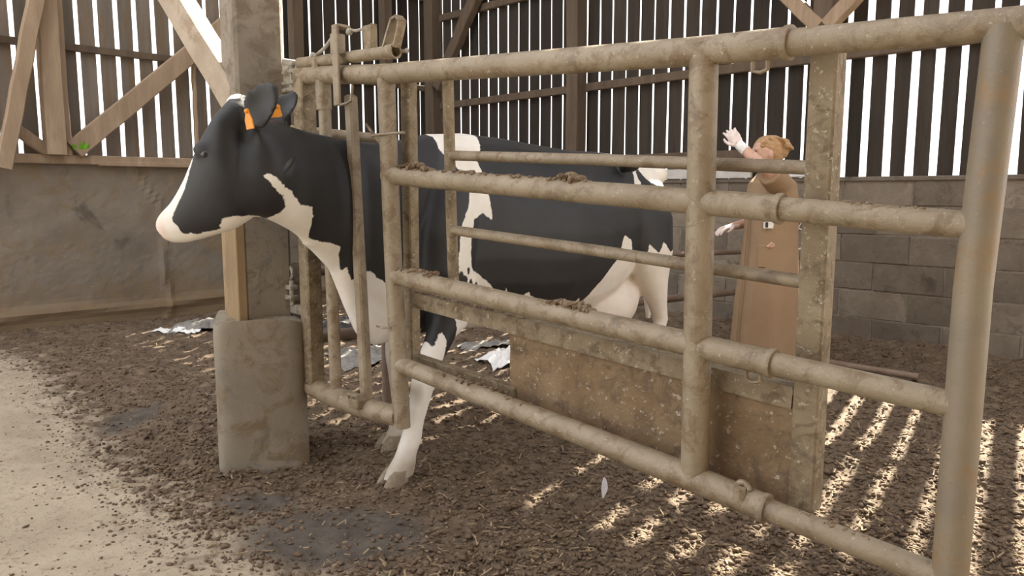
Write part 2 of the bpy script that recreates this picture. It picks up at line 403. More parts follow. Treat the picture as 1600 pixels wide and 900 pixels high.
# gaps measured along the wall: narrow towards the corner, wide at the right
s = .15 - pitch; k = 0
while s < R1 - .1:
    if s > 5.1: gap = random.choice([.056, .060, .050, .054, .060, .052])
    elif s > 4.55: gap = random.choice([.026, .04])
    elif s < 1.2: gap = random.choice([.018, .022, .014, .026])
    else: gap = random.choice([.021, .024, .028, .023])
    if 5.90 < s < 6.05: gap = .028
    top = WZ
    if 2.5 < s < 3.60: top = 5.58           # unseen boards cut short to let the sun onto the pillar brace
    me = plank_mesh(pitch - gap, 1.335, top, RU, RN); me.materials.append(M['plank_shaded'])
    o = bpy.data.objects.new('plank', me); COL.objects.link(o); o.parent = wall_r; o.location = Rp(s + pitch / 2, 0, .055)
    o.rotation_euler = (0, 0, random.uniform(-.025, .025))
    s += pitch
mb = MB(); mb.box(Rp((R0 + R1) / 2, 4.62, .085), RU, RN, Z3, ((R1 - R0) / 2, .006, .94)); part('sun_block_sheet', mb, M['plank_shaded'], wall_r, smooth=False)  # unseen sheet added over the upper gaps to stop sun stripes
for z, h in ((2.29, .05), (3.345, .05), (4.6, .05), (5.4, .05)):
    mb = MB(); mb.bevbox(Rp((R0 + R1) / 2, z, .01), RN, Z3, RU, (.03, h * .8, (R1 - R0) / 2), .006); part('girt', mb, M['timber_dark'], wall_r, smooth=False)
mb = MB(); mb.bevbox(Rp((R0 + R1) / 2, 1.325, .07), RN, Z3, RU, (.085, .018, (R1 - R0) / 2), .006); part('ledge', mb, M['block'], wall_r, smooth=False)
mb = MB(); mb.bevbox(Rp(2.2, 1.535, .01), RN, Z3, RU, (.022, .055, 2.25), .006); part('sill_plank', mb, M['timber_dark'], wall_r, smooth=False)

# left wall: rendered concrete below, boards above
L0, L1 = -3.8, 4.72
b = MB(); LT = 1.475
ss = np.linspace(L0, L1, 180); zz = np.linspace(-.1, LT, 40)
S, ZZ = np.meshgrid(ss, zz)
rel = (fbm(S * 1.5, ZZ * 1.5, 31) - .5) * .035 + (fbm(S * 12, ZZ * 12, 33) - .5) * .012
crackx = 1.36 + .03 * np.sin(ZZ * 9) + np.where(ZZ > 1.12, (ZZ - 1.12) * -.75, 0)
rel -= np.exp(-((S - crackx) / .035) ** 2) * .018
rel -= np.exp(-((ZZ - .13 - .02 * np.sin(S * 4)) / .05) ** 2) * .035
base_l = LA[None, None] + LU * S[..., None] + Z3 * ZZ[..., None] + LN * (-rel)[..., None] * -1
base_l = LA + S[..., None] * LU + ZZ[..., None] * Z3 + rel[..., None] * LN
pv = [tuple(p) for p in base_l.reshape(-1, 3)]
n_s = len(ss); fs = []
for i in range(len(zz) - 1):
    for j in range(n_s - 1): a = i * n_s + j; fs.append((a, a + 1, a + n_s + 1, a + n_s))
b.add(pv, fs)
b.box(Lp((L0 + L1) / 2, LT / 2 - .05, .14), LU, LN, Z3, ((L1 - L0) / 2, .10, LT / 2 + .05))
wall_l = link('wall_left', b.mesh('wall_left'), M['render']); tag(wall_l, kind='structure')
s = .536 + .02 - pitch * 26; 
while s < L1 - .08:
    if s < 2.3: gap = random.choice([.036, .039, .042, .038])
    elif s < 2.95: gap = .036
    else: gap = random.choice([.020, .024, .016])
    me = plank_mesh(pitch - gap, 1.5, WZ, LU, LN); me.materials.append(M['plank_lit'] if s < 2.3 else M['plank_shaded'])
    o = bpy.data.objects.new('plank', me); COL.objects.link(o); o.parent = wall_l; o.location = Lp(s + pitch / 2 + .0, 0, .06)
    o.rotation_euler = (0, 0, random.uniform(-.025, .025))
    s += pitch
for z in (2.51, 3.6, 4.7):
    mb = MB(); mb.bevbox(Lp((L0 + L1) / 2, z, .02), LN, Z3, LU, (.025, .032, (L1 - L0) / 2), .005); part('girt', mb, M['timber_dark'], wall_l, smooth=False)
mb = MB(); mb.bevbox(Lp(-.4, 1.515, .0), LN, Z3, LU, (.07, .042, 3.35), .008); part('sill_beam', mb, M['timber'], wall_l, smooth=False)
mb = MB(); mb.bevbox(Lp(2.1, 1.485, -.03), LN, Z3, LU, (.05, .022, 1.3), .006); part('sill_plank', mb, M['timber'], wall_l, smooth=False)
# unseen roof over the back, open towards the camera, depth set for overhead light
def roof_quad(p, name, m, th=.03):
    mb = MB(); q = [V(*x) for x in p]; mb.add([x for x in q] + [x + Z3 * th for x in q], [(0, 1, 2, 3), (7, 6, 5, 4), (0, 4, 5, 1), (1, 5, 6, 2), (2, 6, 7, 3), (3, 7, 4, 0)])
    return tag(link(name, mb.mesh(name), m), kind='structure')
ROOF_D = 3.4
a0 = Rp(R0 - .6, 6.6, .12); a1 = Rp(R1 + .4, 6.6, .12); b1 = Rp(R1 + .4, 7.5, -ROOF_D); b0 = Rp(R0 - .6, 7.5, -ROOF_D)
roof_quad([a0, a1, b1, b0], 'roof', M['roofm'])

# unseen wall and roof added behind the camera to cut frontal light
mb = MB(); mb.box((3.2, -3.0, 2.9), (1, 0, 0), (0, 1, 0), Z3, (6.8, .1, 3.0)); tag(link('wall_light_block', mb.mesh('wall_light_block'), M['timber_dark']), kind='structure')
roof_quad([(-3.6, -3.2, 5.8), (10, -3.2, 5.8), (10, -.2, 6.3), (-3.6, -.2, 6.3)], 'roof_light_block', M['roofm'])
# ------------------------------------------------------------------ timber posts and braces
def beam(name, p0, p1, side, w, d, m, label, cat='post', bev=.008, group=None):
    p0 = V(*p0); p1 = V(*p1); ax = unit(p1 - p0); y = unit(np.cross(ax, side)); x = unit(np.cross(y, ax))
    mb = MB(); L = np.linalg.norm(p1 - p0); K = 9
    o = (p0 + p1) / 2
    rr = []
    for k in range(K):
        c = p0 + ax * L * k / (K - 1) + x * random.uniform(-.004, .004) + y * random.uniform(-.004, .004)
        q = []
        for (sx, sy) in ((1, -1), (1, 1), (-1, 1), (-1, -1)):
            ww = w / 2; dd = d / 2
            if sx * sy < 0: q += [c + x * sx * (ww - bev) + y * sy * dd, c + x * sx * ww + y * sy * (dd - bev)] if sx > 0 else [c + x * sx * (ww - bev) + y * sy * dd, c + x * sx * ww + y * sy * (dd - bev)]
            else: q += [c + x * sx * ww + y * sy * (dd - bev), c + x * sx * (ww - bev) + y * sy * dd]
        rr.append(q)
    # order corners consistently
    rr2 = []
    for q in rr:
        c = sum(q) / 8; q.sort(key=lambda p: math.atan2((p - c) @ y, (p - c) @ x)); rr2.append(q)
    mb.rings(rr2)
    return single(name, mb, m, tuple(p0), label, cat, group, smooth=False)
beam('timber_post', Lp(.45, 1.55, -.11), Lp(.45, 6.4, -.11), LU, .155, .17, M['timber'], 'thick pale timber post standing on the sill of the left wall', 'post')
beam('timber_batten', Lp(.565, 1.55, -.05), Lp(.565, 6.4, -.05), LU, .045, .08, M['timber'], 'narrow timber batten nailed to the right side of the thick left post', 'batten')
beam('timber_brace', Lp(.03, 1.42, -.24), Lp(.44, 3.2, -.24), LU, .12, .10, M['timber'], 'leaning timber strut crossing the thick post at the far left', 'brace')
beam('timber_brace', Lp(.60, 1.60, -.10), Lp(2.35, 3.17, -.10), LU, .17, .06, M['timber'], 'long diagonal brace rising across the gapped boards left of the pillar', 'brace')
beam('timber_brace', Lp(.12, 1.80, -.06), Lp(.43, 1.56, -.06), LU, .10, .06, M['timber'], 'short low brace at the foot of the thick left post', 'brace')
beam('timber_batten', Lp(1.72, 1.53, -.02), Lp(1.72, 2.6, -.02), LU, .035, .05, M['timber'], 'thin upright batten on the boards just left of the pillar', 'batten')
beam('timber_post', Lp(-.05, 1.55, -.16), Lp(-.05, 6.4, -.16), LU, .10, .12, M['timber'], 'timber post at the far left edge beyond the leaning strut', 'post')
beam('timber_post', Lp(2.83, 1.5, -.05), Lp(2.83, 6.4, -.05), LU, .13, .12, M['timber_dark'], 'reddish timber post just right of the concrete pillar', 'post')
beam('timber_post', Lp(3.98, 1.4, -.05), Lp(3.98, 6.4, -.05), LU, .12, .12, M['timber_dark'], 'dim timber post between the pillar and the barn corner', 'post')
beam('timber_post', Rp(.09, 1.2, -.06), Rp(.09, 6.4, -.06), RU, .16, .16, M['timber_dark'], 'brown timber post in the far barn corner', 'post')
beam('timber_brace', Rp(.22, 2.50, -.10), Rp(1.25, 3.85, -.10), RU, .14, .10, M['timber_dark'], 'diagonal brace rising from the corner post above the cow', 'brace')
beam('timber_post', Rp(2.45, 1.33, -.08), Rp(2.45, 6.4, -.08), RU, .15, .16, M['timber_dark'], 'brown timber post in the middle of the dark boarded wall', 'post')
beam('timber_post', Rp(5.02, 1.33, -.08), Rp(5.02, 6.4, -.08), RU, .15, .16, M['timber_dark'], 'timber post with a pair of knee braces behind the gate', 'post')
beam('knee_brace', Rp(4.99, 2.50, -.12), Rp(4.40, 3.10, -.12), RU, .11, .10, M['timber'], 'knee brace spreading to the left from the braced post', 'brace')
beam('knee_brace', Rp(5.05, 2.50, -.12), Rp(5.68, 3.10, -.12), RU, .11, .10, M['timber'], 'knee brace spreading to the right from the braced post', 'brace')

# ------------------------------------------------------------------ concrete pillar
PC = V(-1.135, 3.40, 0)
pil = thing('pillar', tuple(PC), 'square concrete pillar standing in a block-shaped footing beside the head gate', 'pillar')
def rot2(v, deg): a = math.radians(deg); return V(v[0] * math.cos(a) - v[1] * math.sin(a), v[0] * math.sin(a) + v[1] * math.cos(a), 0)
PX = rot2(V(1, 0, 0), 36); PY = rot2(V(0, 1, 0), 36)          # left face narrow, right face wide in view
# left face looks along -PX? the near corner lies between -PY and -PX faces
mb = MB(); mb.bevbox(PC + Z3 * 2.6, PX, PY, Z3, (.105, .105, 2.6), .014); part('shaft', mb, M['conc_pillar'], pil, smooth=False)
mb = MB(); mb.bevbox(PC + Z3 * .93 - PX * .118, PX, PY, Z3, (.020, .108, .42), .004); part('facing_board', mb, M['facing'], pil, 'yellowish brown board on the left face', smooth=False)
mb = MB(); rr = []; NZ = 26; NA = 40; BC = V(-1.145, 3.385, 0)
BX = rot2(V(1, 0, 0), 17); BY = rot2(V(0, 1, 0), 17)
for i in range(NZ):
    z = -.08 + (.665 + .08) * i / (NZ - 1); k = 1.0
    if z > .63: k = 1 - (z - .63) * .6
    q = []
    for j in range(NA):
        t = 2 * math.pi * j / NA; ct, st = math.cos(t), math.sin(t)
        e = 2 / 5.5; x = math.copysign(abs(ct) ** e, ct) * .193; y = math.copysign(abs(st) ** e, st) * .19
        nz = float(fbm(np.array([j * .5]), np.array([z * 14]), 40)[0] - .5) * .012
        flare = 1 + max(0, .30 - z) * .05
        q.append(BC + BX * x * k * (flare + nz * 3) + BY * y * k * (flare + nz * 3) + Z3 * (z + (.012 * math.sin(t * 3) if i == NZ - 1 else 0)))
    rr.append(q)
mb.rings(rr); part('footing', mb, M['plinth'], pil, 'squat cast footing with worn rounded edges', ang=60)
# brace springing from the pillar
BRA = V(-1.25, 3.36, 0); BRU = V(-.73172, .6816, 0); BRN = V(.6816, .73172, 0)
p0 = BRA + BRU * -.12 + Z3 * 1.524; p1 = BRA + BRU * 1.55 + Z3 * 3.09
d_ = unit(p1 - p0)
beam('timber_brace', p0 + BRN * .05, p1 + BRN * .05, np.cross(BRN, d_), .135, .10, M['timber_beam'], 'stout beam slanting up to the left off the concrete pillar with a sunlit top', 'brace')
# ------------------------------------------------------------------ gate: telescopic tube frame with a head yoke at the pillar
GA = V(-.455, 2.9, 0); GU = V(.73043, -.68298, 0); GN = V(.68298, .73043, 0)
def G(s, z, o=0): return GA + GU * s + Z3 * z + GN * o
gate = thing('tube_gate', tuple(GA), 'big muddy telescopic tube gate with a head yoke hung on the pillar', 'gate')
def gp(name, pts, r, m='gate', seg=18, label=None, end=None):
    mb = MB(); mb.tube([G(*p) for p in pts], r, seg)
    if end: mb.pipe_end(G(*pts[-1]) + GU * .001, GU, r if np.isscalar(r) else r[-1])
    return part(name, mb, M[m], gate, label)
def wav(p0, p1, n=14, a=.0015):
    return [tuple(np.array(p0) + (np.array(p1) - np.array(p0)) * k / (n - 1) + np.array([0, random.uniform(-a, a)])) for k in range(n)]
gp('top_rail', [(-.60, 1.712), (-.516, 1.707), (-.25, 1.684), (-.038, 1.663), (.6, 1.625), (1.283, 1.584), (1.525, 1.574)], .0375, label='thick top rail with droppings along it')
gp('top_rail_extension', [(1.45, 1.577), (1.96, 1.553), (2.10, 1.547)], .0325, 'gate', label='narrower tube sliding in the top rail')
for s, z, r in ((1.525, 1.574, .0375), (1.521, 1.181, .034), (1.517, .794, .034), (1.517, .412, .035)):
    mb = MB(); d = GU * 1 - Z3 * .075; d = unit(d); c = G(s, z)
    mb.tube([c - d * .008, c + d * .003, c + d * .008], [r + .0035, r + .005, r + .0035], 20); part('sleeve_rim', mb, M['gate'], gate)
gp('stile', [(-.027, 1.66), (-.005, .978), (.03, .303)], .034, 'gate', label='round stile beside the yoke, its foot hanging clear of the floor')
gp('stile', [(1.302, 1.60), (1.312, .44)], .0375, 'gate', label='round stile in the middle of the gate')
gp('stile', [(1.966, 1.55), (1.946, 1.022), (1.944, .30)], .0365, 'tube_clean', label='outermost round stile with bare grey metal and a rust spot')
gp('rail', wav((-.031, 1.285), (1.525, 1.181)), .034, label='second rail down with dung on it')
gp('rail', wav((-.004, .903), (1.52, .794)), .034, label='third rail down with dung on it')
gp('rail', [(.03, .556), (.45, .515), (.897, .477), (1.313, .436), (1.52, .412)], [.032, .034, .036, .038, .036], label='bottom rail thick with mud')
gp('rail_extension', [(1.45, 1.186), (1.935, 1.152)], .0295, label='thinner tube of the second rail')
gp('rail_extension', [(1.45, .799), (1.93, .766)], .0295, label='thinner tube of the third rail')
gp('rail_extension', [(1.45, .417), (1.93, .372)], .0295, label='thinner tube of the bottom rail')
# locking hooks under the sleeves
for s, z in ((1.455, 1.578 - .038), (1.47, .798 - .034)):
    mb = MB(); mb.tube([G(s - .018, z + .004), G(s - .018, z - .022), G(s + .002, z - .027), G(s + .02, z - .022), G(s + .02, z + .004)], .006, 8); part('locking_staple', mb, M['gate'], gate)
mb = MB(); c = G(1.46, .452, -.012)
mb.tube([c + (GU * math.cos(t) + Z3 * math.sin(t)) * .017 for t in np.linspace(0, 2 * math.pi, 14)], .008, 8); part('locking_ring', mb, M['gate'], gate)
mb = MB(); mb.tube([G(1.46, .43, -.03), G(1.46, .46, -.03)], .016, 10); part('ring_boss', mb, M['gate'], gate)
# yoke
mb = MB(); mb.bevbox(G(-.592, 1.05), GU, GN, Z3, (.036, .036, .69), .006); part('yoke_post', mb, M['gate_dark'], gate, 'square yoke post next to the pillar', smooth=False)
mb = MB(); mb.tube([G(-.443, 1.68), G(-.432, 1.0), G(-.417, .36)], .026, 16); mb.tube([G(-.447, 1.68), G(-.445, 1.56)], .032, 16); part('yoke_post', mb, M['gate'], gate, 'round fixed neck bar of the yoke')
mb = MB(); mb.bevbox((G(-.255, 1.60) + G(-.198, .372)) / 2, GU, GN, (G(-.255, 1.60) - G(-.198, .372)), (.023, .020, .62), .007); part('yoke_bar', mb, M['gate'], gate, 'swinging neck bar locked against the cow', smooth=False)
mb = MB(); mb.tube([G(-.62, .355), G(-.5, .345), G(-.35, .338), G(-.17, .335), G(.02, .345)], [.042, .045, .048, .044, .04], 16); part('yoke_sill', mb, M['gate'], gate, 'bottom tube of the yoke buried in mud')
mb = MB(); mb.bevbox(G(-.205, .365, -.02), GU, GN, Z3, (.032, .045, .02), .004); mb.tube([G(-.235, .37, -.06), G(-.24, .40, -.06), G(-.18, .402, -.06), G(-.175, .37, -.06)], .006, 8); part('pivot_bracket', mb, M['gate_dark'], gate, smooth=False)
mb = MB(); mb.tube([G(-.62, 1.768), G(-.30, 1.752), G(-.01, 1.740)], .0235, 16, caps=True); mb.pipe_end(G(.036, 1.738), GU, .028, .04); mb.tube([G(-.012, 1.740), G(-.008, 1.740), G(.036, 1.738)], [.0235, .028, .028], 16, caps=False); part('lock_tube', mb, M['gate'], gate, 'small tube above the top rail with an open end')
mb = MB(); mb.bevbox(G(-.272, 1.715, -.052), GU, GN, Z3, (.020, .006, .155), .003); mb.bevbox(G(-.272, 1.865, -.025), GU, GN, Z3, (.022, .03, .006), .002); mb.bevbox(G(-.29, 1.80, -.03), GU, GN, Z3, (.018, .025, .04), .003); part('strap_plate', mb, M['gate'], gate, 'upright flat strap hooked round the top rail', smooth=False)
mb = MB(); mb.tube([G(-.272, 1.565, -.052), G(-.25, 1.562, -.05), G(-.215, 1.566, -.045), G(-.195, 1.575, -.04), G(-.19, 1.635, -.036)], .0055, 8); part('hook_wire', mb, M['gate'], gate)
mb = MB(); mb.bevbox(G(-.135, 1.81, .0), GU, GN, Z3, (.024, .004, .045), .001); mb.bevbox(G(-.113, 1.81, .014), GU, GN, Z3, (.003, .014, .05), .001); part('latch_plate', mb, M['gate_dark'], gate, smooth=False)
mb = MB(); mb.tube([G(-.50, 1.775, -.01), G(-.40, 1.80, -.02), G(-.30, 1.845, -.03)], .007, 8); mb.ball(G(-.50, 1.785, -.01), .013, 10, 7); mb.tube([G(-.235, 1.85, -.02), G(-.20, 1.842, -.01), G(-.17, 1.845, 0)], .006, 8); mb.ball(G(-.225, 1.84, -.02), .014, 10, 7); part('latch_rod', mb, M['steel'], gate)
mb = MB()
hp = [G(-.02, 1.762), G(.005, 1.81), G(.03, 1.852), G(.055, 1.858), G(.075, 1.84), G(.06, 1.80), G(.04, 1.755)]
for i in range(len(hp) - 1):
    a, c = hp[i], hp[i + 1]; ax = unit(c - a); mb.box((a + c) / 2, np.cross(ax, GN), GN, ax, (.004, .018, np.linalg.norm(c - a) / 2 + .004))
part('lock_handle', mb, M['gate'], gate, 'bent flat loop handle standing on the small tube', smooth=False)
mb = MB(); mb.tube([G(.02, 1.742, .03), G(.055, 1.742, .035)], .007, 8); mb.ball(G(.057, 1.742, .035), .010, 8, 6); part('handle_pin', mb, M['steel'], gate)
mb = MB(); mb.bevbox(G(-.47, 1.72), GU, GN, Z3, (.018, .03, .05), .008); part('tube_lug', mb, M['gate'], gate, smooth=False)
# hinges on the pillar
hl = G(-.70, 1.72)
mb = MB(); mb.bevbox(G(-.735, 1.715, .0), GU, GN, Z3, (.012, .06, .085), .004); part('hinge_plate', mb, M['steel'], gate, 'pale hinge plate bolted high on the pillar', smooth=False)
mb = MB()
for z in (1.66, 1.69, 1.735): mb.bevbox(G(-.665, z, -.01), GU, GN, Z3, (.06, .022, .008), .003)
mb.tube([G(-.66, 1.63, -.015), G(-.66, 1.76, -.015)], .011, 10); mb.ball(G(-.66, 1.765, -.015), .016, 10, 7); part('hinge_leaf', mb, M['steel'], gate, smooth=False)
mb = MB(); c = G(-.665, 1.60, -.01)
mb.tube([c + (GU * math.cos(t) + Z3 * math.sin(t)) * .024 for t in np.linspace(0, 2 * math.pi, 16)], .006, 8); part('hinge_ring', mb, M['steel'], gate)
mb = MB(); mb.bevbox(G(-.735, .80, .0), GU, GN, Z3, (.010, .07, .11), .003); part('hinge_plate', mb, M['steel'], gate, 'rusty lower hinge plate just above the footing', smooth=False)
mb = MB(); mb.tube([G(-.735, .86, -.02) + (GU * math.cos(t) * .028 + Z3 * math.sin(t) * .03) for t in np.linspace(0, 2 * math.pi, 14)], .008, 8)
mb.bevbox(G(-.72, .80, -.03), GU, GN, Z3, (.04, .02, .010), .003); mb.bevbox(G(-.72, .755, -.03), GU, GN, Z3, (.045, .022, .010), .003); mb.tube([G(-.70, .72, -.03), G(-.70, .83, -.03)], .011, 10)
mb.bevbox(G(-.66, .70, -.01), GU, GN, Z3, (.07, .02, .022), .006); part('hinge_leaf', mb, M['steel'], gate, 'lower hinge arm with a bolt eye', smooth=False)
mb = MB(); mb.tube([G(-.08, 1.435, -.03), G(.0, 1.437, -.04), G(.08, 1.44, .0)], .0055, 8); part('cross_rod', mb, M['gate'], gate)
mb = MB(); mb.tube([G(-.20, 1.49, .03), G(-.12, 1.42, .03), G(-.04, 1.35, .03)], .006, 8); part('cross_rod', mb, M['gate_dark'], gate)
mb = MB(); mb.tube([G(-.07, .70, -.035), G(-.02, .70, -.042), G(.02, .705, -.04)], .0045, 8); part('wire_tie', mb, M['gate_dark'], gate)
# dung on the rails
def clump(parent, pos_fn, n, L, hgt, wid=.025, name='dung_clump', m='dung', rmin=.006, rmax=.014):
    mb = MB(); name = 'dung_crust' if hgt < .0065 else name
    for i in range(n):
        t = random.uniform(-1, 1); r = random.uniform(rmin, rmax) * (1.25 - abs(t) * .6)
        c = pos_fn(t * L) + Z3 * (random.uniform(0, 1) ** 1.5 * hgt * (1 - t * t)) + GN * random.uniform(-wid, wid) * (.8)
        mb.ball(c, (r * random.uniform(.8, 1.5), r * random.uniform(.8, 1.4), r * random.uniform(.5, .9)), 7, 5, ax=(rot2(GU, random.uniform(0, 180)), rot2(GN, 0), Z3))
    o = part(name, mb, M[m], parent, smooth=False)
    if name == 'dung_crust': o['kind'] = 'stuff'
    return o
def on(p0, p1, r):
    return lambda s0: (lambda t: G(s0 + t, p0[1] + (p1[1] - p0[1]) * ((s0 + t) - p0[0]) / (p1[0] - p0[0]) + r * .90, 0))
r2 = on((-.031, 1.285), (1.525, 1.181), .034); r3 = on((-.004, .903), (1.52, .794), .034)
r2e = on((1.45, 1.186), (1.935, 1.152), .0295); tr = on((-.038, 1.663), (1.283, 1.584), .0375); rb = on((.03, .556), (1.52, .412), .034)
clump(gate, r2(.135), 60, .10, .022); clump(gate, r2(.86), 50, .075, .016); clump(gate, r2(.40), 40, .14, .005, rmax=.009)
clump(gate, r2(.66), 34, .12, .005, rmax=.008); clump(gate, r3(.13), 26, .10, .007); clump(gate, r3(.87), 60, .085, .014); clump(gate, r3(.215), 12, .02, .012)
clump(gate, r2e(1.74), 60, .16, .004, wid=.014, rmin=.003, rmax=.007); clump(gate, rb(.5), 40, .3, .004, rmax=.008)
clump(gate, on((1.45, .417), (1.93, .372), .0295)(1.7), 30, .15, .003, wid=.014, rmin=.003, rmax=.007)

# ------------------------------------------------------------------ inner gate behind it: square stiles, thin rails, a caked sheet
IO = .10
ig = thing('inner_gate', tuple(G(0, 0, IO)), 'inner gate of thin rails and a mud-caked sheet behind the tube gate', 'gate')
def I(s, z, o=0): return G(s, z, IO + o)
def ip(name, mb, m, label=None, smooth=True): return part(name, mb, M[m], ig, label, smooth)
for s0, s1, z0, z1, w, lab in ((-.015, -.019, .53, 1.66, .0245, 'square stile behind the first round stile'), (1.583, 1.58, .40, 1.58, .033, 'square stile behind the gate extension')):
    mb = MB(); mb.bevbox((I(s0, z1) + I(s1, z0)) / 2, GU, GN, I(s0, z1) - I(s1, z0), (w, w, (z1 - z0) / 2), .005); ip('square_stile', mb, 'gate_dark', lab, False)
mb = MB(); mb.tube([I(.209, 1.63), I(.218, 1.2), I(.229, .89)], .021, 14); ip('round_stile', mb, 'gate_dark', 'short round stile carrying the two thin rails')
for p0, p1 in (((.216, 1.356), (1.55, 1.282)), ((.236, 1.081), (1.548, .994))):
    mb = MB(); mb.tube([I(*p0), I((p0[0] + p1[0]) / 2, (p0[1] + p1[1]) / 2 + .002), I(*p1)], .0185, 14); ip('thin_rail', mb, 'gate')
dA = unit(I(1.536, .719) - I(.009, .827)); nA = np.cross(dA, GN)
mb = MB(); cA = (I(.009, .822) + I(1.545, .715)) / 2; hA = np.linalg.norm(I(1.545, .715) - I(.009, .822)) / 2
mb.box(cA + V(0, 0, .004) + GN * .0, dA, GN, np.cross(dA, GN), (hA, .028, .004)); mb.box(cA - V(0, 0, .024) - GN * .025, dA, GN, np.cross(dA, GN), (hA, .004, .026)); ip('angle_bar', mb, 'gate_dark', 'angle iron along the top of the sheet', False)
mb = MB(); NS, NQ = 40, 16; vs = []
for o_ in (-.012, .012):
    for i in range(NQ):
        for j in range(NS):
            s = .529 + (1.56 - .529) * j / (NS - 1); zt = .777 + (.717 - .777) * j / (NS - 1); zb = .50 + (.385 - .50) * j / (NS - 1)
            z = zb + (zt - zb) * i / (NQ - 1)
            vs.append(I(s, z, o_ + (float(fbm(np.array([s * 9]), np.array([z * 9]), 55)[0]) - .5) * .012))
fs = []
for i in range(NQ - 1):
    for j in range(NS - 1): a = i * NS + j; fs.append((a, a + 1, a + NS + 1, a + NS)); a += NS * NQ; fs.append((a, a + NS, a + NS + 1, a + 1))
for j in range(NS - 1): a = j; b2 = j + NS * NQ; fs.append((a, b2, b2 + 1, a + 1)); a += NS * (NQ - 1); b2 += NS * (NQ - 1); fs.append((a, a + 1, b2 + 1, b2))
for i in range(NQ - 1): a = i * NS; b2 = a + NS * NQ; fs.append((a, a + NS, b2 + NS, b2)); a += NS - 1; b2 += NS - 1; fs.append((a, b2, b2 + NS, a + NS))
mb.add(vs, fs); ip('sheet', mb, 'sheet', 'brown sheet caked with flecks of dried mud')
mb = MB(); mb.bevbox((I(.0, .558) + I(.56, .522)) / 2, GN, Z3, I(.56, .522) - I(.0, .558), (.020, .020, .283), .004); ip('lower_rail', mb, 'gate_dark', None, False)
clumpI = lambda s0, n, L: clump(ig, lambda t: G(s0 + t, .835 - .0707 * (s0 + t), IO - .005), n, L, .004, wid=.012, rmin=.003, rmax=.007)
clumpI(.11, 40, .09); clumpI(.4, 40, .2)

# ------------------------------------------------------------------ cow
CK = 1.03; CO = V(-.39, 3.435, 0); CA = V(-.721, -.693, 0); CL = V(.693, -.721, 0)
def B(u, lat, z): return CO + (CA * u + CL * lat) * CK + Z3 * z
def egg(c, xa, ya, rx, rt, rb_, k=0, n=24, pw=1.0):
    """ring about c: xa sideways (radius rx), ya up (rt up, rb down); k > 0 makes it wider above"""
    q = []
    for t in np.linspace(0, 2 * math.pi, n, endpoint=False):
        ct, st = math.cos(t), math.sin(t)
        q.append(c + xa * rx * math.copysign(abs(ct) ** pw, ct) * (1 + k * st) + ya * (rt if st > 0 else rb_) * st)
    return q
mb = MB()
# trunk and neck: u, lateral, top, bottom, half width, k
ST = [(-1.63, 0, 1.30, 1.02, .06, 0), (-1.58, 0, 1.385, .93, .14, 0), (-1.48, 0, 1.415, .84, .225, .02), (-1.32, 0, 1.435, .72, .275, .04), (-1.12, 0, 1.445, .60, .305, .0),
      (-.9, 0, 1.445, .555, .335, -.06), (-.65, 0, 1.465, .545, .35, -.08), (-.42, 0, 1.485, .55, .335, -.08), (-.2, 0, 1.495, .575, .30, -.06),
      (0, 0, 1.48, .585, .26, -.05), (.15, 0, 1.445, .575, .215, .0), (.28, 0, 1.43, .555, .15, .08), (.36, .0, 1.435, .61, .11, .10), (.42, .01, 1.44, .74, .10, .06), (.48, .015, 1.445, .895, .10, .03), (.57, .03, 1.455, .985, .10, .0), (.67, .06, 1.47, 1.055, .10, 0), (.77, .10, 1.485, 1.10, .098, 0), (.84, .12, 1.49, 1.13, .08, 0)]
rr = []
for (u, la, zt, zb, hw, k) in ST:
    zc = zb + (zt - zb) * .52; rr.append(egg(B(u, la, zc), CL, Z3, hw, zt - zc, zc - zb, k, pw=.92))
mb.rings(rr)
# head, turned to the cow's right
HP = V(-.93, 2.78, 0); HU = V(-.995, .0995, 0); HL = V(-.0995, -.995, 0)
def Hd(s, lat, z): return HP + HU * s + HL * lat + Z3 * z
HS = [((-.03, 1.50), (.075, 1.555), .075), ((.03, 1.42), (.125, 1.50), .105), ((-.01, 1.21), (.19, 1.415), .118), ((.035, 1.12), (.232, 1.335), .105), ((.095, 1.085), (.265, 1.275), .085),
      ((.16, 1.066), (.30, 1.22), .073), ((.225, 1.048), (.33, 1.18), .066), ((.275, 1.036), (.358, 1.155), .066), ((.315, 1.034), (.37, 1.140), .063), ((.335, 1.036), (.378, 1.130), .058), ((.352, 1.045), (.380, 1.112), .048)]
rr = []
for (jb, ft, hw) in HS:
    j = Hd(jb[0], 0, jb[1]); f_ = Hd(ft[0], 0, ft[1]); c = (j + f_) / 2; ya = unit(f_ - j); h = np.linalg.norm(f_ - j) / 2
    rr.append(egg(c, HL, ya, hw, h, h, .06, pw=.85))
mb.rings(rr)
mb.ball(Hd(.055, 0, 1.535), (.045, .05, .04))                       # poll
mb.ball(B(.69, .06, 1.28), (.15, .108, .17), 20, 14, ax=(CA, CL, Z3)); mb.ball(Hd(.01, 0, 1.235), (.09, .095, .095)); mb.ball(Hd(-.04, 0, 1.29), (.10, .095, .12))
for sd in (1, -1):
    mb.ball(Hd(.145, sd * .088, 1.37), (.045, .03, .036))            # brow
    mb.ball(Hd(.345, sd * .035, 1.10), (.032, .03, .036))           # nostril swell
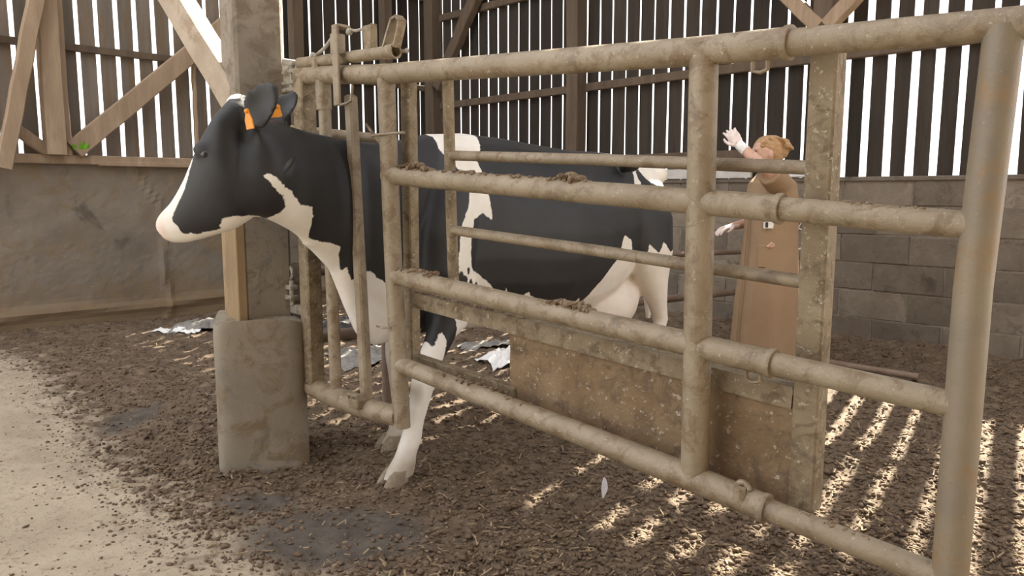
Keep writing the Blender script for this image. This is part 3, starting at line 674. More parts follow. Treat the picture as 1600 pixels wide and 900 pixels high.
# ears
def ear(base_, tip, nrm, w, name=None):
    base_ = V(*base_); tip = V(*tip); ax = unit(tip - base_); sx = unit(np.cross(ax, nrm)); nn = np.cross(sx, ax); L = np.linalg.norm(tip - base_)
    rr = []
    for t, k, cup in ((0, .30, .0), (.15, .55, .006), (.35, .95, .014), (.55, 1.0, .016), (.75, .84, .012), (.9, .52, .005), (1, .2, 0)):
        c = base_ + ax * L * t; q = []
        for a in np.linspace(0, 2 * math.pi, 16, endpoint=False):
            x = math.cos(a) * w * k; y = math.sin(a) * (.012 + .010 * (1 - t)); q.append(c + sx * x + nn * (y + cup * ((x / w) ** 2 * 2.4 - .6)))
        rr.append(q)
    mb.rings(rr)
EB = Hd(-.02, .09, 1.445); ET = Hd(-.155, .17, 1.575)
ear(EB, ET, V(-.35, -.95, .05), .072)
EB2 = Hd(-.03, -.075, 1.455); ET2 = Hd(-.095, -.16, 1.60)
ear(EB2, ET2, V(-.2, -.97, .1), .05)
# shoulders, hips, udder
for sd in (1, -1):
    rr = []
    for (u, la, z, ru, rl) in ((-.06, .13, 1.42, .07, .05), (-.02, .19, 1.25, .14, .07), (.03, .215, 1.05, .16, .075), (.05, .20, .88, .145, .085), (-.01, .185, .75, .105, .08), (.02, .18, .62, .075, .065)):
        rr.append([B(u, sd * la, z) + CA * ru * math.cos(t) + CL * rl * math.sin(t) for t in np.linspace(0, 2 * math.pi, 18, endpoint=False)])
    mb.rings(rr)
    mb.ball(B(-1.12, sd * .255, 1.375), (.075, .05, .05), ax=(CA, CL, Z3)); mb.ball(B(-1.555, sd * .12, 1.325), (.06, .055, .06), ax=(CA, CL, Z3))
    rr = []   # thigh down to the hock and hind foot
    for (u, la, z, ru, rl) in ((-1.30, .16, 1.28, .21, .10), (-1.33, .20, 1.08, .23, .105), (-1.36, .215, .90, .185, .10), (-1.40, .21, .72, .115, .075), (-1.47, .20, .57, .065, .05), (-1.51, .195, .48, .052, .04), (-1.475, .19, .36, .042, .033), (-1.44, .19, .22, .038, .032), (-1.42, .19, .15, .05, .042), (-1.40, .19, .09, .042, .04), (-1.375, .19, .04, .06, .05)):
        rr.append([B(u, sd * la, z) + CA * ru * math.cos(t) + CL * rl * math.sin(t) for t in np.linspace(0, 2 * math.pi, 18, endpoint=False)])
    mb.rings(rr)
def foreleg(sd, pts):
    rr = []
    for (u, la, z, ru, rl) in pts:
        rr.append([B(u, sd * la, z) + CA * ru * math.cos(t) + CL * rl * math.sin(t) for t in np.linspace(0, 2 * math.pi, 18, endpoint=False)])
    mb.rings(rr)
foreleg(1, [(.0, .185, .80, .12, .08), (.03, .19, .68, .092, .07), (.09, .195, .58, .072, .058), (.15, .20, .49, .060, .052), (.175, .20, .42, .058, .052), (.195, .20, .35, .049, .044), (.225, .20, .25, .042, .036), (.25, .20, .17, .050, .042), (.275, .20, .115, .048, .044), (.30, .20, .06, .066, .052), (.315, .20, .03, .07, .055)])
foreleg(-1, [(.0, .185, .80, .12, .08), (.02, .18, .68, .09, .07), (.03, .18, .58, .068, .056), (.04, .18, .45, .060, .052), (.04, .18, .36, .048, .042), (.03, .18, .22, .040, .035), (.03, .18, .14, .05, .042), (.05, .18, .08, .046, .044), (.075, .18, .03, .068, .054)])
# udder between the hind legs
rr = []
for (u, zc, h, w) in ((-.84, .66, .05, .05), (-.94, .63, .12, .12), (-1.06, .60, .17, .165), (-1.18, .60, .19, .18), (-1.30, .64, .19, .17), (-1.40, .72, .14, .12)):
    rr.append(egg(B(u, .03, zc), CL, Z3, w, h, h, -.05))
mb.rings(rr)
for (u, la) in ((-1.06, .11), (-1.22, .12), (-1.06, -.06), (-1.22, -.07)):
    mb.tube([B(u, la, .48), B(u, la, .42), B(u - .003, la, .375)], [.03, .018, .012], 10)
cow_me = remeshed(mb, .0105, 6, .5)
bm = bmesh.new(); bm.from_mesh(cow_me)                              # ease the joint of head and neck and the shoulder into one flow
sel = []
for v in bm.verts:
    r_ = V(*v.co) - CO; uu = r_ @ CA / CK; h_ = V(*v.co) - HP; hs_ = h_ @ HU
    if (uu > .42 and hs_ < .03 and v.co.z > 1.02 and not (v.co.z > 1.44 and abs(h_ @ HL) > .07)) : sel.append(v)
for k in range(110): bmesh.ops.smooth_vert(bm, verts=sel, factor=.5, use_axis_x=True, use_axis_y=True, use_axis_z=True)
bm.to_mesh(cow_me); bm.free(); cow_me.polygons.foreach_set('use_smooth', [True] * len(cow_me.polygons))
co = get_co(cow_me)
# coat: white areas drawn on the cow's own side elevation (u along the body, z up) and on the head's own elevation
def sdist(P, poly):
    poly = np.array(poly, float); n = len(poly); d = np.full(len(P), 1e9); ins = np.zeros(len(P), bool)
    for i in range(n):
        a = poly[i]; b_ = poly[(i + 1) % n]; e = b_ - a; w = P - a
        t = np.clip((w @ e) / (e @ e + 1e-12), 0, 1); d = np.minimum(d, np.linalg.norm(w - t[:, None] * e, axis=1))
        c = ((a[1] > P[:, 1]) != (b_[1] > P[:, 1])) & (P[:, 0] < (b_[0] - a[0]) * (P[:, 1] - a[1]) / (b_[1] - a[1] + 1e-12) + a[0]); ins ^= c
    return np.where(ins, d, -d)
rel = (co - CO) / CK; u_ = rel @ CA; lat_ = rel @ CL; z_ = co[:, 2]; P = np.stack([u_, z_], 1)
hrel = co - HP; hs = hrel @ HU; hl = hrel @ HL; PH = np.stack([hs, co[:, 2]], 1)
NECK = [(.62, 1.10), (.68, 1.06), (.58, 1.035), (.49, 1.01), (.49, .97), (.47, .905), (.455, .92), (.43, .86), (.395, .90), (.36, .90), (.33, .87), (.26, .81), (.20, .72), (.16, .52), (.42, .46), (.62, .85), (.74, 1.0)]
BAND = [(-.0, 1.6), (-.24, 1.6), (-.22, 1.47), (-.13, 1.36), (-.14, 1.25), (-.145, 1.1), (-.10, 1.135), (-.04, 1.10), (-.02, 1.01), (-.03, .90), (-.13, .83), (-.19, .775), (.05, .79), (.05, .94), (.04, 1.07), (-.02, 1.17), (-.03, 1.24), (-.05, 1.28), (-.0, 1.32), (.03, 1.40), (.0, 1.49)]
LEGW = [(.17, .62), (.15, .565), (.11, .63), (.09, .58), (.11, .50), (.06, .40), (.08, -.15), (.60, -.15), (.34, .45), (.22, .56)]
BELLY = [(.05, .69), (.01, .72), (-.10, .63), (-.22, .68), (-.24, .79), (-.275, .74), (-.30, .73), (-.37, .755), (-.455, .70), (-.45, .675), (-.68, .65), (-.73, .695), (-.765, .66), (-.89, .81), (-.97, .88), (-1.02, 1.0), (-1.10, .97), (-1.11, .89), (-1.24, .87), (-1.25, .94), (-1.32, .89), (-1.36, .95), (-1.43, .89), (-1.8, .93), (-1.8, -.1), (-1.0, -.1), (-.6, .3), (0, .4)]
RUMP = [(-1.17, 1.255), (-1.20, 1.31), (-1.22, 1.36), (-1.24, 1.415), (-1.40, 1.41), (-1.75, 1.42), (-1.75, 1.23), (-1.52, 1.22), (-1.42, 1.25), (-1.33, 1.265), (-1.29, 1.31), (-1.27, 1.35), (-1.235, 1.33), (-1.225, 1.26)]
TOPW = [(-1.14, 1.43), (-1.14, 1.6), (-1.7, 1.6), (-1.7, 1.40), (-1.3, 1.425)]
FARLEG = [(.2, .55), (-.1, .5), (-.1, -.2), (.3, -.2)]
body = np.full(len(co), -1.0)
for poly in (NECK, BAND, BELLY, RUMP, TOPW): body = np.maximum(body, sdist(P, poly))
lw_ = sdist(P, LEGW); body = np.where((lat_ > .06) & (z_ < .66), np.maximum(body, lw_), body)
body = np.where((lat_ < -.06) & (z_ < .56) & (u_ > -.2), np.maximum(body, sdist(P, FARLEG)), body)
for (cu, cz, r) in ((.035, .865, .02), (.012, .835, .025), (-.03, .82, .022), (-.01, .885, .012), (-.075, .805, .02)):     # black flecks in the band
    body = np.where(lat_ > 0, np.minimum(body, np.hypot((u_ - cu) * 1.4, (z_ - cz) * .8) - r), body)
JAW = [(.307, 1.058), (.263, 1.068), (.215, 1.072), (.127, 1.091), (.104, 1.127), (.068, 1.137), (.009, 1.139), (-.014, 1.126), (-.073, 1.142), (-.10, 1.166), (-.102, 1.211), (-.082, 1.244), (-.06, 1.278), (-.072, 1.29), (-.097, 1.275), (-.123, 1.222), (-.135, 1.173), (-.21, 1.15), (-.19, 1.05), (-.30, .96), (-.2, .9), (.0, 1.0), (.3, 1.0)]
BLAZE = [(.45, 1.10), (.308, 1.10), (.286, 1.153), (.236, 1.234), (.215, 1.30), (.205, 1.34), (.26, 1.36), (.45, 1.15)]
MUZ = [(.45, 1.14), (.311, 1.141), (.290, 1.118), (.257, 1.065), (.276, 1.0), (.45, .98)]
POLL = [(.20, 1.40), (.125, 1.475), (.085, 1.50), (.058, 1.515), (.035, 1.56), (.06, 1.62), (.12, 1.62), (.24, 1.43)]
head = np.full(len(co), -1.0)
for poly in (JAW, MUZ): head = np.maximum(head, sdist(PH, poly))
head = np.maximum(head, np.minimum(sdist(PH, BLAZE), .075 - np.abs(hl))); head = np.maximum(head, np.minimum(sdist(PH, POLL), .045 - np.abs(hl)))
w = np.clip((u_ - .60) / .04, 0, 1); sd_ = np.where(u_ > .62, head, body)
isear = ((np.abs(hl) > .10) & (hs < .02) & (z_ > 1.42) & (u_ > .62)); sd_ = np.where(isear, -1, sd_)
coat = np.clip(.5 + sd_ * 12, 0, 1)
pink = np.clip((sdist(PH, [(.45, 1.16), (.335, 1.16), (.335, 1.12), (.325, 1.07), (.335, 1.03), (.45, .98)]) + .012) /   .03, 0, .6) * (u_ > .62)
ud = np.hypot((u_ + 1.16) / .30, (z_ - .56) / .17); pink = np.maximum(pink, np.clip(1.25 - ud, 0, .18) * (np.abs(lat_ - .03) < .2) * (u_ > -1.36))
dirt = np.clip((.17 - z_) / .12, 0, .8) * (.35 + .9 * fbm(u_ * 22, z_ * 22, 60)) + np.clip(1 - np.hypot((u_ - .235) / .035, (z_ - .39) / .075), 0, 1) * .9 * (lat_ > 0)
at = cow_me.color_attributes.new('coat', 'FLOAT_COLOR', 'POINT'); buf = np.ones((len(co), 4), np.float32); buf[:, 0] = coat; buf[:, 1] = pink; buf[:, 2] = np.clip(dirt, 0, .85)
at.data.foreach_set('color', buf.ravel())
cow_loc = B(-.6, 0, 0); shift_mesh(cow_me, -cow_loc)
cow = link('cow', cow_me, M['cow'], None, tuple(cow_loc)); tag(cow, 'black and white dairy cow with its head through the yoke', 'cow')
def cp(name, mb, m, label=None, smooth=True): return part(name, mb, M[m], cow, label, smooth)
for sd in (1, -1):
    mb = MB(); mb.ball(Hd(.137, sd * .104, 1.353), (.018, .014, .014), 16, 10, ax=(HU, HL, Z3)); e = cp('eye', mb, 'black')
    mb = MB(); c = Hd(.357, sd * .042, 1.106); mb.ball(c, (.011, .012, .016), 12, 8, ax=(HU, HL, Z3)); cp('nostril', mb, 'black')
def eartag(c, ax_up, nrm, w, h):
    c = V(*c); up = unit(ax_up); n = unit(nrm); sx = unit(np.cross(up, n)); mb = MB(); pts = [(-.35, 1), (.35, 1), (.55, .45), (1, -.1), (1, -1), (-1, -1), (-1, -.1), (-.55, .45)]
    f = [c + sx * x * w + up * y * h + n * .003 for x, y in pts]; k = [c + sx * x * w + up * y * h - n * .003 for x, y in pts]
    mb.rings([k, f]); mb.ball(c + up * h * .75 + n * .004, .008, 10, 6); return cp('ear_tag', mb, 'tagm', smooth=False)
eartag(Hd(-.052, .16, 1.468), V(-.15, 0, 1), V(-.5, -.9, .1), .016, .034)
eartag(Hd(-.045, -.085, 1.515), V(.3, 0, 1), V(.1, -1, .1), .027, .03)
def hoof(u, la, z0=.0):
    mb = MB()
    for k in (-1, 1):
        rr = []
        for z, ru, o in ((-.01, .062, .012), (.02, .058, .006), (.05, .046, -.008), (.068, .03, -.015)):
            rr.append([B(u + o, la + k * .026, z0 + z) + CA * ru * math.cos(t) + CL * .027 * math.sin(t) for t in np.linspace(0, 2 * math.pi, 14, endpoint=False)])
        mb.rings(rr)
    return cp('hoof', mb, 'hoofm')
hoof(.335, .20); hoof(.095, -.18); hoof(-1.36, .19); hoof(-1.36, -.19)
mb = MB(); mb.tube([B(-1.6, 0, 1.36), B(-1.665, 0, 1.28), B(-1.68, 0, 1.0), B(-1.67, .0, .75), B(-1.66, 0, .6), B(-1.66, 0, .45)], [.035, .03, .022, .02, .035, .012], 12); cp('tail', mb, 'cow')
tl = cow.children[-1].data; at = tl.color_attributes.new('coat', 'FLOAT_COLOR', 'POINT'); at.data.foreach_set('color', np.tile([1, 0, .2, 1], len(tl.vertices)).astype(np.float32))

# ------------------------------------------------------------------ person in a long brown coat behind the cow
PO = V(1.77, 5.2, 0); PF = unit(V(-1, -.06, 0)); PL = V(PF[1] * -1, PF[0], 0)       # forward, left
PL = V(-PF[1], PF[0], 0)
def Q(f_, l_, z): return PO + PF * f_ + PL * l_ + Z3 * z
per = MB()
def limb(mb, pts, n=16):
    mb.tube([p for p, r in pts], [r for p, r in pts], n)
# torso, neck, head
rr = []
for (f0, z, d, w) in ((0, .80, .10, .155), (0, .92, .105, .165), (0, 1.05, .09, .135), (.0, 1.17, .10, .15), (.0, 1.26, .095, .165), (.005, 1.315, .07, .12), (.015, 1.345, .052, .058), (.035, 1.42, .05, .052)):
    rr.append(egg(Q(f0, 0, z), PL, PF, w, d, d))
per.rings(rr)
HC = Q(.055, 0, 1.49)
rr = []
for (dz, f0, d, w) in ((-.125, .05, .03, .025), (-.115, .045, .05, .042), (-.08, .02, .078, .060), (-.03, .0, .092, .070), (.02, -.01, .095, .073), (.06, -.015, .088, .068), (.09, -.02, .06, .05), (.103, -.02, .025, .02)):
    rr.append(egg(HC + PF * f0 + Z3 * dz, PL, PF, w, d, d))
per.rings(rr)
per.ball(HC + PF * .098 - Z3 * .025, (.016, .013, .022), ax=(PF, PL, Z3)); per.ball(HC + PF * .088 - Z3 * .003, (.010, .010, .022), ax=(PF, PL, Z3))
per.ball(HC + PF * .072 - Z3 * .075, (.018, .024, .012), ax=(PF, PL, Z3)); per.ball(HC + PF * .075 - Z3 * .11, (.02, .02, .015), ax=(PF, PL, Z3))
for sd in (1, -1): per.ball(HC + PF * -.012 + PL * sd * .073 - Z3 * .015, (.02, .010, .032), ax=(PF, PL, Z3)); per.ball(HC + PF * .078 + PL * sd * .035 + Z3 * .018, (.012, .022, .008), ax=(PF, PL, Z3))
# arms: left raised to the cow, right held low in front
LW = Q(.292, .17, 1.525); LE = Q(.175, .31, 1.375); LS = Q(0, .165, 1.255)
RW = Q(.20, -.15, .985); RE = Q(-.02, -.235, 1.03); RS = Q(0, -.165, 1.255)
limb(per, [(LS, .056), ((LS + LE) / 2, .047), (LE, .040), ((LE * .6 + LW * .4), .040), (LW, .027), (LW + unit(LW - LE) * .03, .026)])
limb(per, [(RS, .056), ((RS + RE) / 2, .047), (RE, .040), ((RE * .6 + RW * .4), .038), (RW, .026), (RW + unit(RW - RE) * .03, .025)])
for sd in (1, -1):
    limb(per, [(Q(0, sd * .085, .86), .082), (Q(.005, sd * .09, .62), .066), (Q(.01, sd * .09, .47), .052), (Q(-.005, sd * .09, .33), .052), (Q(-.01, sd * .09, .10), .036), (Q(-.01, sd * .09, .05), .036)])
pm = remeshed(per, .0085, 3, .5); shift_mesh(pm, -PO)
person = link('person', pm, M['skin'], None, tuple(PO)); tag(person, 'person in a long brown coat reaching a gloved hand over the cow', 'person')
def pp(name, me_or_mb, m, label=None):
    if isinstance(me_or_mb, MB): return part(name, me_or_mb, M[m], person, label)
    shift_mesh(me_or_mb, -PO); o = link(name, me_or_mb, M[m], person);
    if label: o['label'] = label
    return o
# coat
c_ = MB(); rr = []
for (f0, z, d, w) in ((-.005, .10, .222, .25), (-.003, .14, .222, .25), (0, .45, .205, .235), (-.005, .75, .182, .215), (-.008, .95, .172, .195), (-.008, 1.08, .172, .19), (-.005, 1.2, .162, .205), (-.004, 1.285, .145, .20), (.0, 1.335, .092, .165), (.01, 1.375, .070, .085), (.015, 1.40, .066, .066)):
    q = egg(Q(f0, 0, z), PL, PF, w, d, d, n=40, pw=.9); a = np.linspace(0, 2 * math.pi, 40, endpoint=False)
    amp = .011 * max(0, (1.1 - z)); q = [p + (p - Q(f0, 0, z)) * (amp / .2) * math.sin(7 * t + z * 2) for p, t in zip(q, a)]
    rr.append(q)
c_.rings(rr)
limb(c_, [(LS - PL * .03 + Z3 * .02, .085), ((LS * .6 + LE * .4), .082), ((LS * .25 + LE * .75), .078)])
limb(c_, [(RS + PL * .03, .075), ((RS * .5 + RE * .5), .07), (RE * .9 + RS * .1, .066), (RE * .75 + RW * .25, .062)])
pp('coat', remeshed(c_, .011, 2, .5), 'coat')
mb = MB(); q = []                                                   # front edge and pocket of the coat
mb.tube([Q(.176, .06, 1.20), Q(.183, .065, 1.0), Q(.20, .07, .7), Q(.226, .07, .4), Q(.232, .07, .14)], .006, 6); pp('coat_placket', mb, 'coat')
mb = MB(); mb.bevbox(Q(.085, .178, .80), PF, PL, Z3, (.06, .007, .075), .004); pp('coat_pocket', mb, 'coat')
mb = MB(); mb.bevbox(Q(.077, .176, 1.005), PF, PL, Z3, (.036, .006, .022), .003); pp('name_badge', mb, 'cuff', 'small pale badge pinned to the coat')
mb = MB(); mb.bevbox(Q(.095, .183, 1.008), PF, PL, Z3, (.009, .003, .018), .001); pp('badge_clip', mb, 'boot')
# collar
mb = MB(); mb.tube([Q(.015 + .068 * math.cos(t), .066 * math.sin(t), 1.385 - .018 * math.cos(t)) for t in np.linspace(0, 2 * math.pi, 20)], .014, 8); pp('collar', mb, 'coat')
# hair
h = MB(); 
rr = []
for (dz, f0, d, w) in ((-.07, -.085, .02, .03), (-.05, -.065, .055, .066), (0, -.045, .082, .080), (.04, -.03, .095, .082), (.07, -.026, .092, .074), (.098, -.026, .068, .055), (.114, -.026, .03, .025)):
    rr.append(egg(HC + PF * f0 + Z3 * dz, PL, PF, w, d, d, n=20))
h.rings(rr); h.ball(HC - PF * .118 + Z3 * .01, (.045, .05, .055), ax=(PF, PL, Z3))
for i in range(40):
    a = random.uniform(.1, math.pi); b0 = HC + PF * (-.03 + .085 * math.cos(a)) + PL * random.uniform(.03, .075) + Z3 * (.03 + .07 * math.sin(a))
    h.tube([b0, b0 - PF * .025 - PL * .005 + Z3 * random.uniform(-.012, .008), b0 - PF * .06 - PL * .015 + Z3 * random.uniform(-.035, -.01)], [.008, .010, .007], 6)
pp('hair', remeshed(h, .0062, 2, .4), 'hair')
for sd in (1, -1):
    mb = MB(); mb.ball(HC + PF * .080 + PL * sd * .034 + Z3 * .004, (.008, .014, .007), 10, 7, ax=(PF, PL, Z3)); pp('eye', mb, 'black')
mb = MB(); mb.ball(HC + PF * .087 - Z3 * .075, (.006, .022, .004), 10, 6, ax=(PF, PL, Z3)); pp('lips', mb, 'glove')
# gloved hands
def hand(wrist, d, nrm, thumb_side, curl):
    w = V(*wrist); d = unit(d); n = unit(V(*nrm) - d * (V(*nrm) @ d)); sd = np.cross(n, d) * thumb_side
    g = MB(); rr = []
    for t, hw, th in ((-.035, .030, .026), (0, .027, .022), (.03, .034, .019), (.06, .041, .018), (.088, .041, .015), (.096, .034, .011)):
        rr.append(egg(w + d * t, sd, n, hw, th, th, n=16))
    g.rings(rr)
    for k, (o, L) in enumerate(((.030, .072), (.010, .080), (-.010, .075), (-.029, .058))):
        b = w + d * .085 + sd * o; p = [b]; ang = .15
        for f_ in (.45, .32, .23):
            ang += curl * (1 + .12 * k); p.append(p[-1] + (d * math.cos(ang) - n * math.sin(ang)) * L * f_ + sd * o * .10)
        g.tube(p, [.0098, .0092, .0084, .0068], 10); g.ball(p[-1], .0068, 8, 6)
    b = w + d * .02 + sd * .024; p = [b, b + d * .028 + sd * .024 - n * .006, b + d * .056 + sd * .034 - n * .014, b + d * .078 + sd * .034 - n * .02]
    g.tube(p, [.013, .0115, .010, .008], 10); g.ball(p[-1], .008, 8, 6)
    return remeshed(g, .0038, 2, .5)
gl = pp('glove', hand(LW, unit(LW - LE) * .6 + V(-.35, 0, .8) * .6, PL * .8 + PF * .3, 1, .28), 'glove', 'pale latex glove raised above the cow')
mb = MB(); dd = unit(LW - LE); mb.tube([LW - dd * .06, LW - dd * .03, LW + dd * .012], [.035, .032, .031], 16); cf = part('glove_cuff', mb, M['cuff'], gl, None)
gr = pp('glove', hand(RW, unit(RW - RE) + V(-.2, -.1, 0), Z3, 1, .18), 'glove', 'latex glove held low in front')
mb = MB(); mb.ball(Q(.055, .185, .865), (.03, .010, .012), 10, 6, ax=(PF, PL, Z3)); mb.tube([Q(.085, .185, .86), Q(.06, .187, .885), Q(.03, .186, .872)], .009, 8); mb.tube([Q(.07, .188, .86), Q(.045, .190, .872), Q(.02, .187, .862)], .007, 8); pp('spare_glove', mb, 'skin', 'pinkish glove poking out of the pocket')
for sd in (1, -1):
    mb = MB(); rr = []
    for (f0, z, d, w_) in ((.05, .008, .125, .046), (.05, .04, .122, .047), (.02, .075, .085, .045), (-.015, .11, .055, .046), (-.015, .22, .058, .054)):
        rr.append(egg(Q(f0, sd * .09, z), PL, PF, w_, d, d))
    mb.rings(rr); pp('boot', mb, 'boot')

# ------------------------------------------------------------------ rails of the far side of the stall, litter, small things
stall = thing('stall_rails', tuple(B(-.2, -.62, 0)), 'rusty horizontal tubes on the far side of the cow', 'railing')
def F(u, z, o=0): return B(u, -.62 + o, z)
for p0, p1, r in (((.34, .835), (-4.05, .70), .024), ((.25, .50), (-4.05, .345), .030)):
    mb = MB(); mb.tube([F(*p0), F((p0[0] + p1[0]) / 2, (p0[1] + p1[1]) / 2), F(*p1)], r, 12); part('rail', mb, M['rust_pipe'], stall)
mb = MB(); mb.tube([F(.30, 1.515), F(-.22, 1.50)], .026, 12); part('rail', mb, M['gate'], stall, 'pale top rail behind the neck')
for u in (-.22, -1.7, -4.02):
    mb = MB(); mb.tube([F(u, -.03, -.03), F(u, 1.53 if u > -1 else .9, -.03)], .028, 12); part('post', mb, M['rust_pipe'], stall)

def sheet(name, c, rx, ry, hgt, ang, m, label, cat, n=26, seed=1, thick=.004, group=None):
    """crumpled thin sheet lying on the muck"""
    c = V(*c); ax = rot2(V(1, 0, 0), ang); ay = rot2(V(0, 1, 0), ang); mb = MB(); vs = []
    gx, gy = np.meshgrid(np.linspace(-1, 1, n), np.linspace(-1, 1, n))
    rad = np.hypot(gx, gy); fold = np.abs(fbm(gx * 2.6 + seed * 7, gy * 2.6, seed, 4) - .5) * 2
    wob = .75 + .5 * fbm(gx * 1.3 + seed, gy * 1.3 + 5, seed + 3)
    X = c[0] + ax[0] * gx * rx * wob + ay[0] * gy * ry * wob; Y = c[1] + ax[1] * gx * rx * wob + ay[1] * gy * ry * wob
    g0 = float(ground_h(np.array([c[0]]), np.array([c[1]]))[0])
    ZZ = np.maximum(ground_h(X, Y), g0 - .02) + .006 + hgt * (1 - fold) * np.clip(1.1 - rad ** 2 * .7, 0.0, 1)
    for o_ in (0, thick): vs += [(X[i, j], Y[i, j], ZZ[i, j] + o_) for i in range(n) for j in range(n)]
    fs = []; N2 = n * n
    for i in range(n - 1):
        for j in range(n - 1): a = i * n + j; fs.append((a, a + n, a + n + 1, a + 1)); a += N2; fs.append((a, a + 1, a + n + 1, a + n))
    for i in range(n - 1):
        for a, b2 in ((i, i + 1), (N2 - n + i + 1, N2 - n + i), ((i + 1) * n, i * n), (i * n + n - 1, (i + 1) * n + n - 1)): fs.append((a, b2, b2 + N2, a + N2))
    mb.add(vs, fs); return single(name, mb, m, (c[0], c[1], g0), label, cat, group)
sheet('plastic_sheet', (-2.62, 6.62), .40, .15, .10, 10, M['grey_bag'], 'crumpled grey plastic sheeting at the foot of the left wall', 'plastic sheet', seed=4)
sheet('plastic_bag', (-2.95, 6.50), .22, .05, .04, -12, M['white_bag'], 'thin white plastic strip beside the grey sheeting', 'plastic strip', seed=6)
sheet('plastic_bag', (-.02, 5.28), .19, .20, .10, 20, M['white_bag'], 'white plastic bag lying in the muck under the cow', 'plastic bag', seed=2)
sheet('plastic_bag', (-.12, 5.95), .30, .10, .05, 15, M['grey_bag'], 'pale flattened bag beyond the white plastic bag', 'plastic bag', seed=9)
sheet('feed_sack', (-1.02, 5.45), .30, .26, .07, 30, M['grey_bag'], 'grey crumpled feed sack behind the yoke bars', 'sack', seed=11)
sheet('dark_bag', (-1.35, 6.35), .42, .25, .16, 20, M['dark_bag'], 'heap of black plastic behind the yoke beyond the grey sack', 'plastic bag', seed=13)
# feather
mb = MB(); fc = V(.36, 2.86, .02); fu = unit(V(.05, .1, 1)); fx = V(1, 0, 0); rr = []
for t, w_ in ((0, .002), (.2, .008), (.45, .013), (.7, .011), (.9, .006), (1, .001)):
    c = fc + fu * .085 * t + fx * .004 * math.sin(t * 3); rr.append([c + fx * w_ * math.cos(a) + V(0, 1, 0) * .002 * math.sin(a) for a in np.linspace(0, 2 * math.pi, 8, endpoint=False)])
mb.rings(rr); single('feather', mb, M['feather'], tuple(fc), 'pale grey feather stuck upright in the muck in front of the gate', 'feather')
# pipe on the floor by the right wall
mb = MB(); mb.tube([(1.95, 5.30, .075), (2.25, 5.02, .06), (2.60, 4.72, .05)], .022, 12); single('pipe', mb, M['rust_pipe'], (2.25, 5.02, .06), 'rusty pipe lying in the muck at the foot of the right wall', 'pipe')
# white board on the wall top, and a pale box right of the person
mb = MB(); mb.bevbox(Rp(3.55, 1.39, -.01), RN, Z3, RU, (.02, .045, .85), .004); single('white_board', mb, M['wood_white'], tuple(Rp(3.55, 1.345, -.01)), 'whitewashed board standing on the block wall left of the person', 'board', smooth=False)
mb = MB(); mb.bevbox(Rp(4.83, 1.375, -.01), RN, Z3, RU, (.03, .030, .085), .008); single('white_tray', mb, M['white_bag'], tuple(Rp(4.83, 1.345, -.01)), 'small white tray on the wall top behind the person', 'tray', smooth=False)
# wire loop on the wall
mb = MB(); mb.tube([Rp(4.83, 1.02, -.03), Rp(4.90, 1.0, -.05), Rp(4.86, .93, -.06), Rp(4.94, .90, -.05), Rp(4.97, .91, -.03)], .006, 8); mb.tube([Rp(4.80, .66, -.03), Rp(4.84, .74, -.05), Rp(4.93, .79, -.03)], .006, 8); mb.tube([Rp(4.97, .91, -.03), Rp(4.99, .85, -.01), Rp(4.93, .79, -.03)], .006, 8)
single('wire_loop', mb, M['cuff'], tuple(Rp(4.88, .66, -.03)), 'bent white wire hanging on the block wall behind the coat', 'wire')
# leaves poking through the boards
lf = thing('leafy_sprig', tuple(Lp(.66, 1.56, -.12)), 'green leafy sprig on the sill beside the thick left post', 'plant')
for i, (ds, dz, an) in enumerate(((-.02, .10, 60), (.03, .07, 35), (.055, .12, 75), (.0, .05, 20), (-.03, .03, 110))):
    mb = MB(); c = Lp(.66, 1.56, -.12); t = c + LU * ds + Z3 * dz; ax = unit(t - c + LU * .001); sx = unit(np.cross(ax, LN)); L = .09; rr = []
    for q_, w_ in ((0, .003), (.3, .018), (.6, .024), (.85, .012), (1, .001)):
        cc = c + ax * (.03 * i / 4 + L * q_) + LN * (-.02 * q_ * q_); rr.append([cc + sx * w_ * math.cos(a) + LN * .002 * math.sin(a) for a in np.linspace(0, 2 * math.pi, 8, endpoint=False)])
    mb.rings(rr); part('leaf', mb, M['leaf'], lf)
mb = MB(); mb.tube([Lp(.66, 1.55, -.12), Lp(.67, 1.62, -.12), Lp(.68, 1.68, -.13)], .003, 6); part('stem', mb, M['leaf'], lf)

# ------------------------------------------------------------------ clods and straw
PHI = (1 + 5 ** .5) / 2
ICO = np.array([(-1, PHI, 0), (1, PHI, 0), (-1, -PHI, 0), (1, -PHI, 0), (0, -1, PHI), (0, 1, PHI), (0, -1, -PHI), (0, 1, -PHI), (PHI, 0, -1), (PHI, 0, 1), (-PHI, 0, -1), (-PHI, 0, 1)]) / 1.902
ICF = np.array([(0, 11, 5), (0, 5, 1), (0, 1, 7), (0, 7, 10), (0, 10, 11), (1, 5, 9), (5, 11, 4), (11, 10, 2), (10, 7, 6), (7, 1, 8), (3, 9, 4), (3, 4, 2), (3, 2, 6), (3, 6, 8), (3, 8, 9), (4, 9, 5), (2, 4, 11), (6, 2, 10), (8, 6, 7), (9, 8, 1)])
def scatter(n, ymin, ymax):
    t = RNG.random(n * 3); y = 1 / (1 / ymin + (1 / ymax - 1 / ymin) * t); x = (RNG.random(n * 3) - .5) * 1.55 * y + RNG.normal(0, .2, n * 3)
    inr = ((x - RA[0]) * RN[0] + (y - RA[1]) * RN[1] < -.03) & ((x - LA[0]) * LN[0] + (y - LA[1]) * LN[1] < -.03) & (x > -5.8) & (x < 5.4)
    cc, ww = cover(x, y); keep = inr & (RNG.random(n * 3) < np.clip((.72 - cc) / .3, .035, 1) * (1 - .85 * np.clip(ww * 1.6, 0, 1)))
    return x[keep][:n], y[keep][:n]
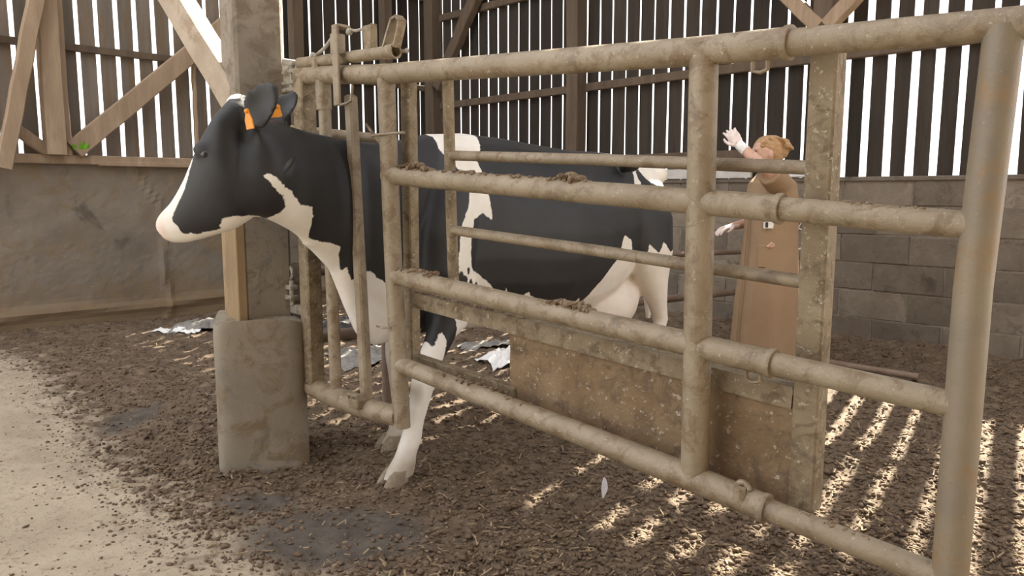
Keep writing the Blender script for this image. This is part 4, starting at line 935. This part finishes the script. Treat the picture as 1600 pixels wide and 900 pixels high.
def clods(n, rlo, rhi, name, m, flat=.65):
    x, y = scatter(n, 1.9, 9.0); n = len(x)
    r = rlo + (rhi - rlo) * RNG.random(n) ** 2.5; r = r * np.where(cover(x, y)[0] > .55, .62, 1.0)
    off = ICO[None] * (1 + RNG.normal(0, .33, (n, 12, 1))) * (r[:, None] * (.7 + .6 * RNG.random((n, 1))))[..., None]
    off[..., 2] *= flat; off[..., 0] *= (.7 + .8 * RNG.random((n, 1)))
    a = RNG.random(n) * 6.28; ca, sa = np.cos(a)[:, None], np.sin(a)[:, None]
    vx = off[..., 0] * ca - off[..., 1] * sa + x[:, None]; vy = off[..., 0] * sa + off[..., 1] * ca + y[:, None]; vz = off[..., 2] + (ground_h(x, y) + r * .2)[:, None]
    v = np.stack([vx, vy, vz], -1).reshape(-1, 3); f = (ICF[None] + (np.arange(n) * 12)[:, None, None]).reshape(-1, 3)
    me = bpy.data.meshes.new(name); me.vertices.add(len(v)); me.vertices.foreach_set('co', v.ravel()); me.loops.add(f.size); me.loops.foreach_set('vertex_index', f.ravel())
    me.polygons.add(len(f)); me.polygons.foreach_set('loop_start', np.arange(len(f)) * 3); me.polygons.foreach_set('loop_total', np.full(len(f), 3)); me.update(calc_edges=True)
    return link(name, me, m)
tag(clods(80000, .002, .012, 'muck', M['clod']), 'dark crumbs of muck strewn over the barn floor', 'muck', kind='stuff')
def straws(n):
    x, y = scatter(n, 1.9, 9.0); n = len(x); a = RNG.random(n) * 6.28; L = .004 + .017 * RNG.random(n) ** 2; w = .0012 + .0016 * RNG.random(n); t = RNG.normal(0, .25, n)
    z = ground_h(x, y) + .012; d = np.stack([np.cos(a), np.sin(a), t], -1); s_ = np.stack([-np.sin(a), np.cos(a), 0 * a], -1); up = np.tile([0, 0, 1.], (n, 1)); c = np.stack([x, y, z], -1)
    v = np.stack([c + d * L[:, None] * i + s_ * w[:, None] * j + up * (w * .6)[:, None] * k for i in (-1, 1) for j in (-1, 1) for k in (-1, 1)], 1)
    BF = np.array([(0, 1, 3, 2), (4, 6, 7, 5), (0, 4, 5, 1), (2, 3, 7, 6), (0, 2, 6, 4), (1, 5, 7, 3)])
    f = (BF[None] + (np.arange(n) * 8)[:, None, None]).reshape(-1, 4); v = v.reshape(-1, 3)
    me = bpy.data.meshes.new('straw'); me.from_pydata([tuple(p) for p in v], [], [tuple(map(int, q)) for q in f]); me.update(); return link('straw', me, M['straw'])
tag(straws(3500), 'short bits of straw trodden into the muck', 'straw', kind='stuff')
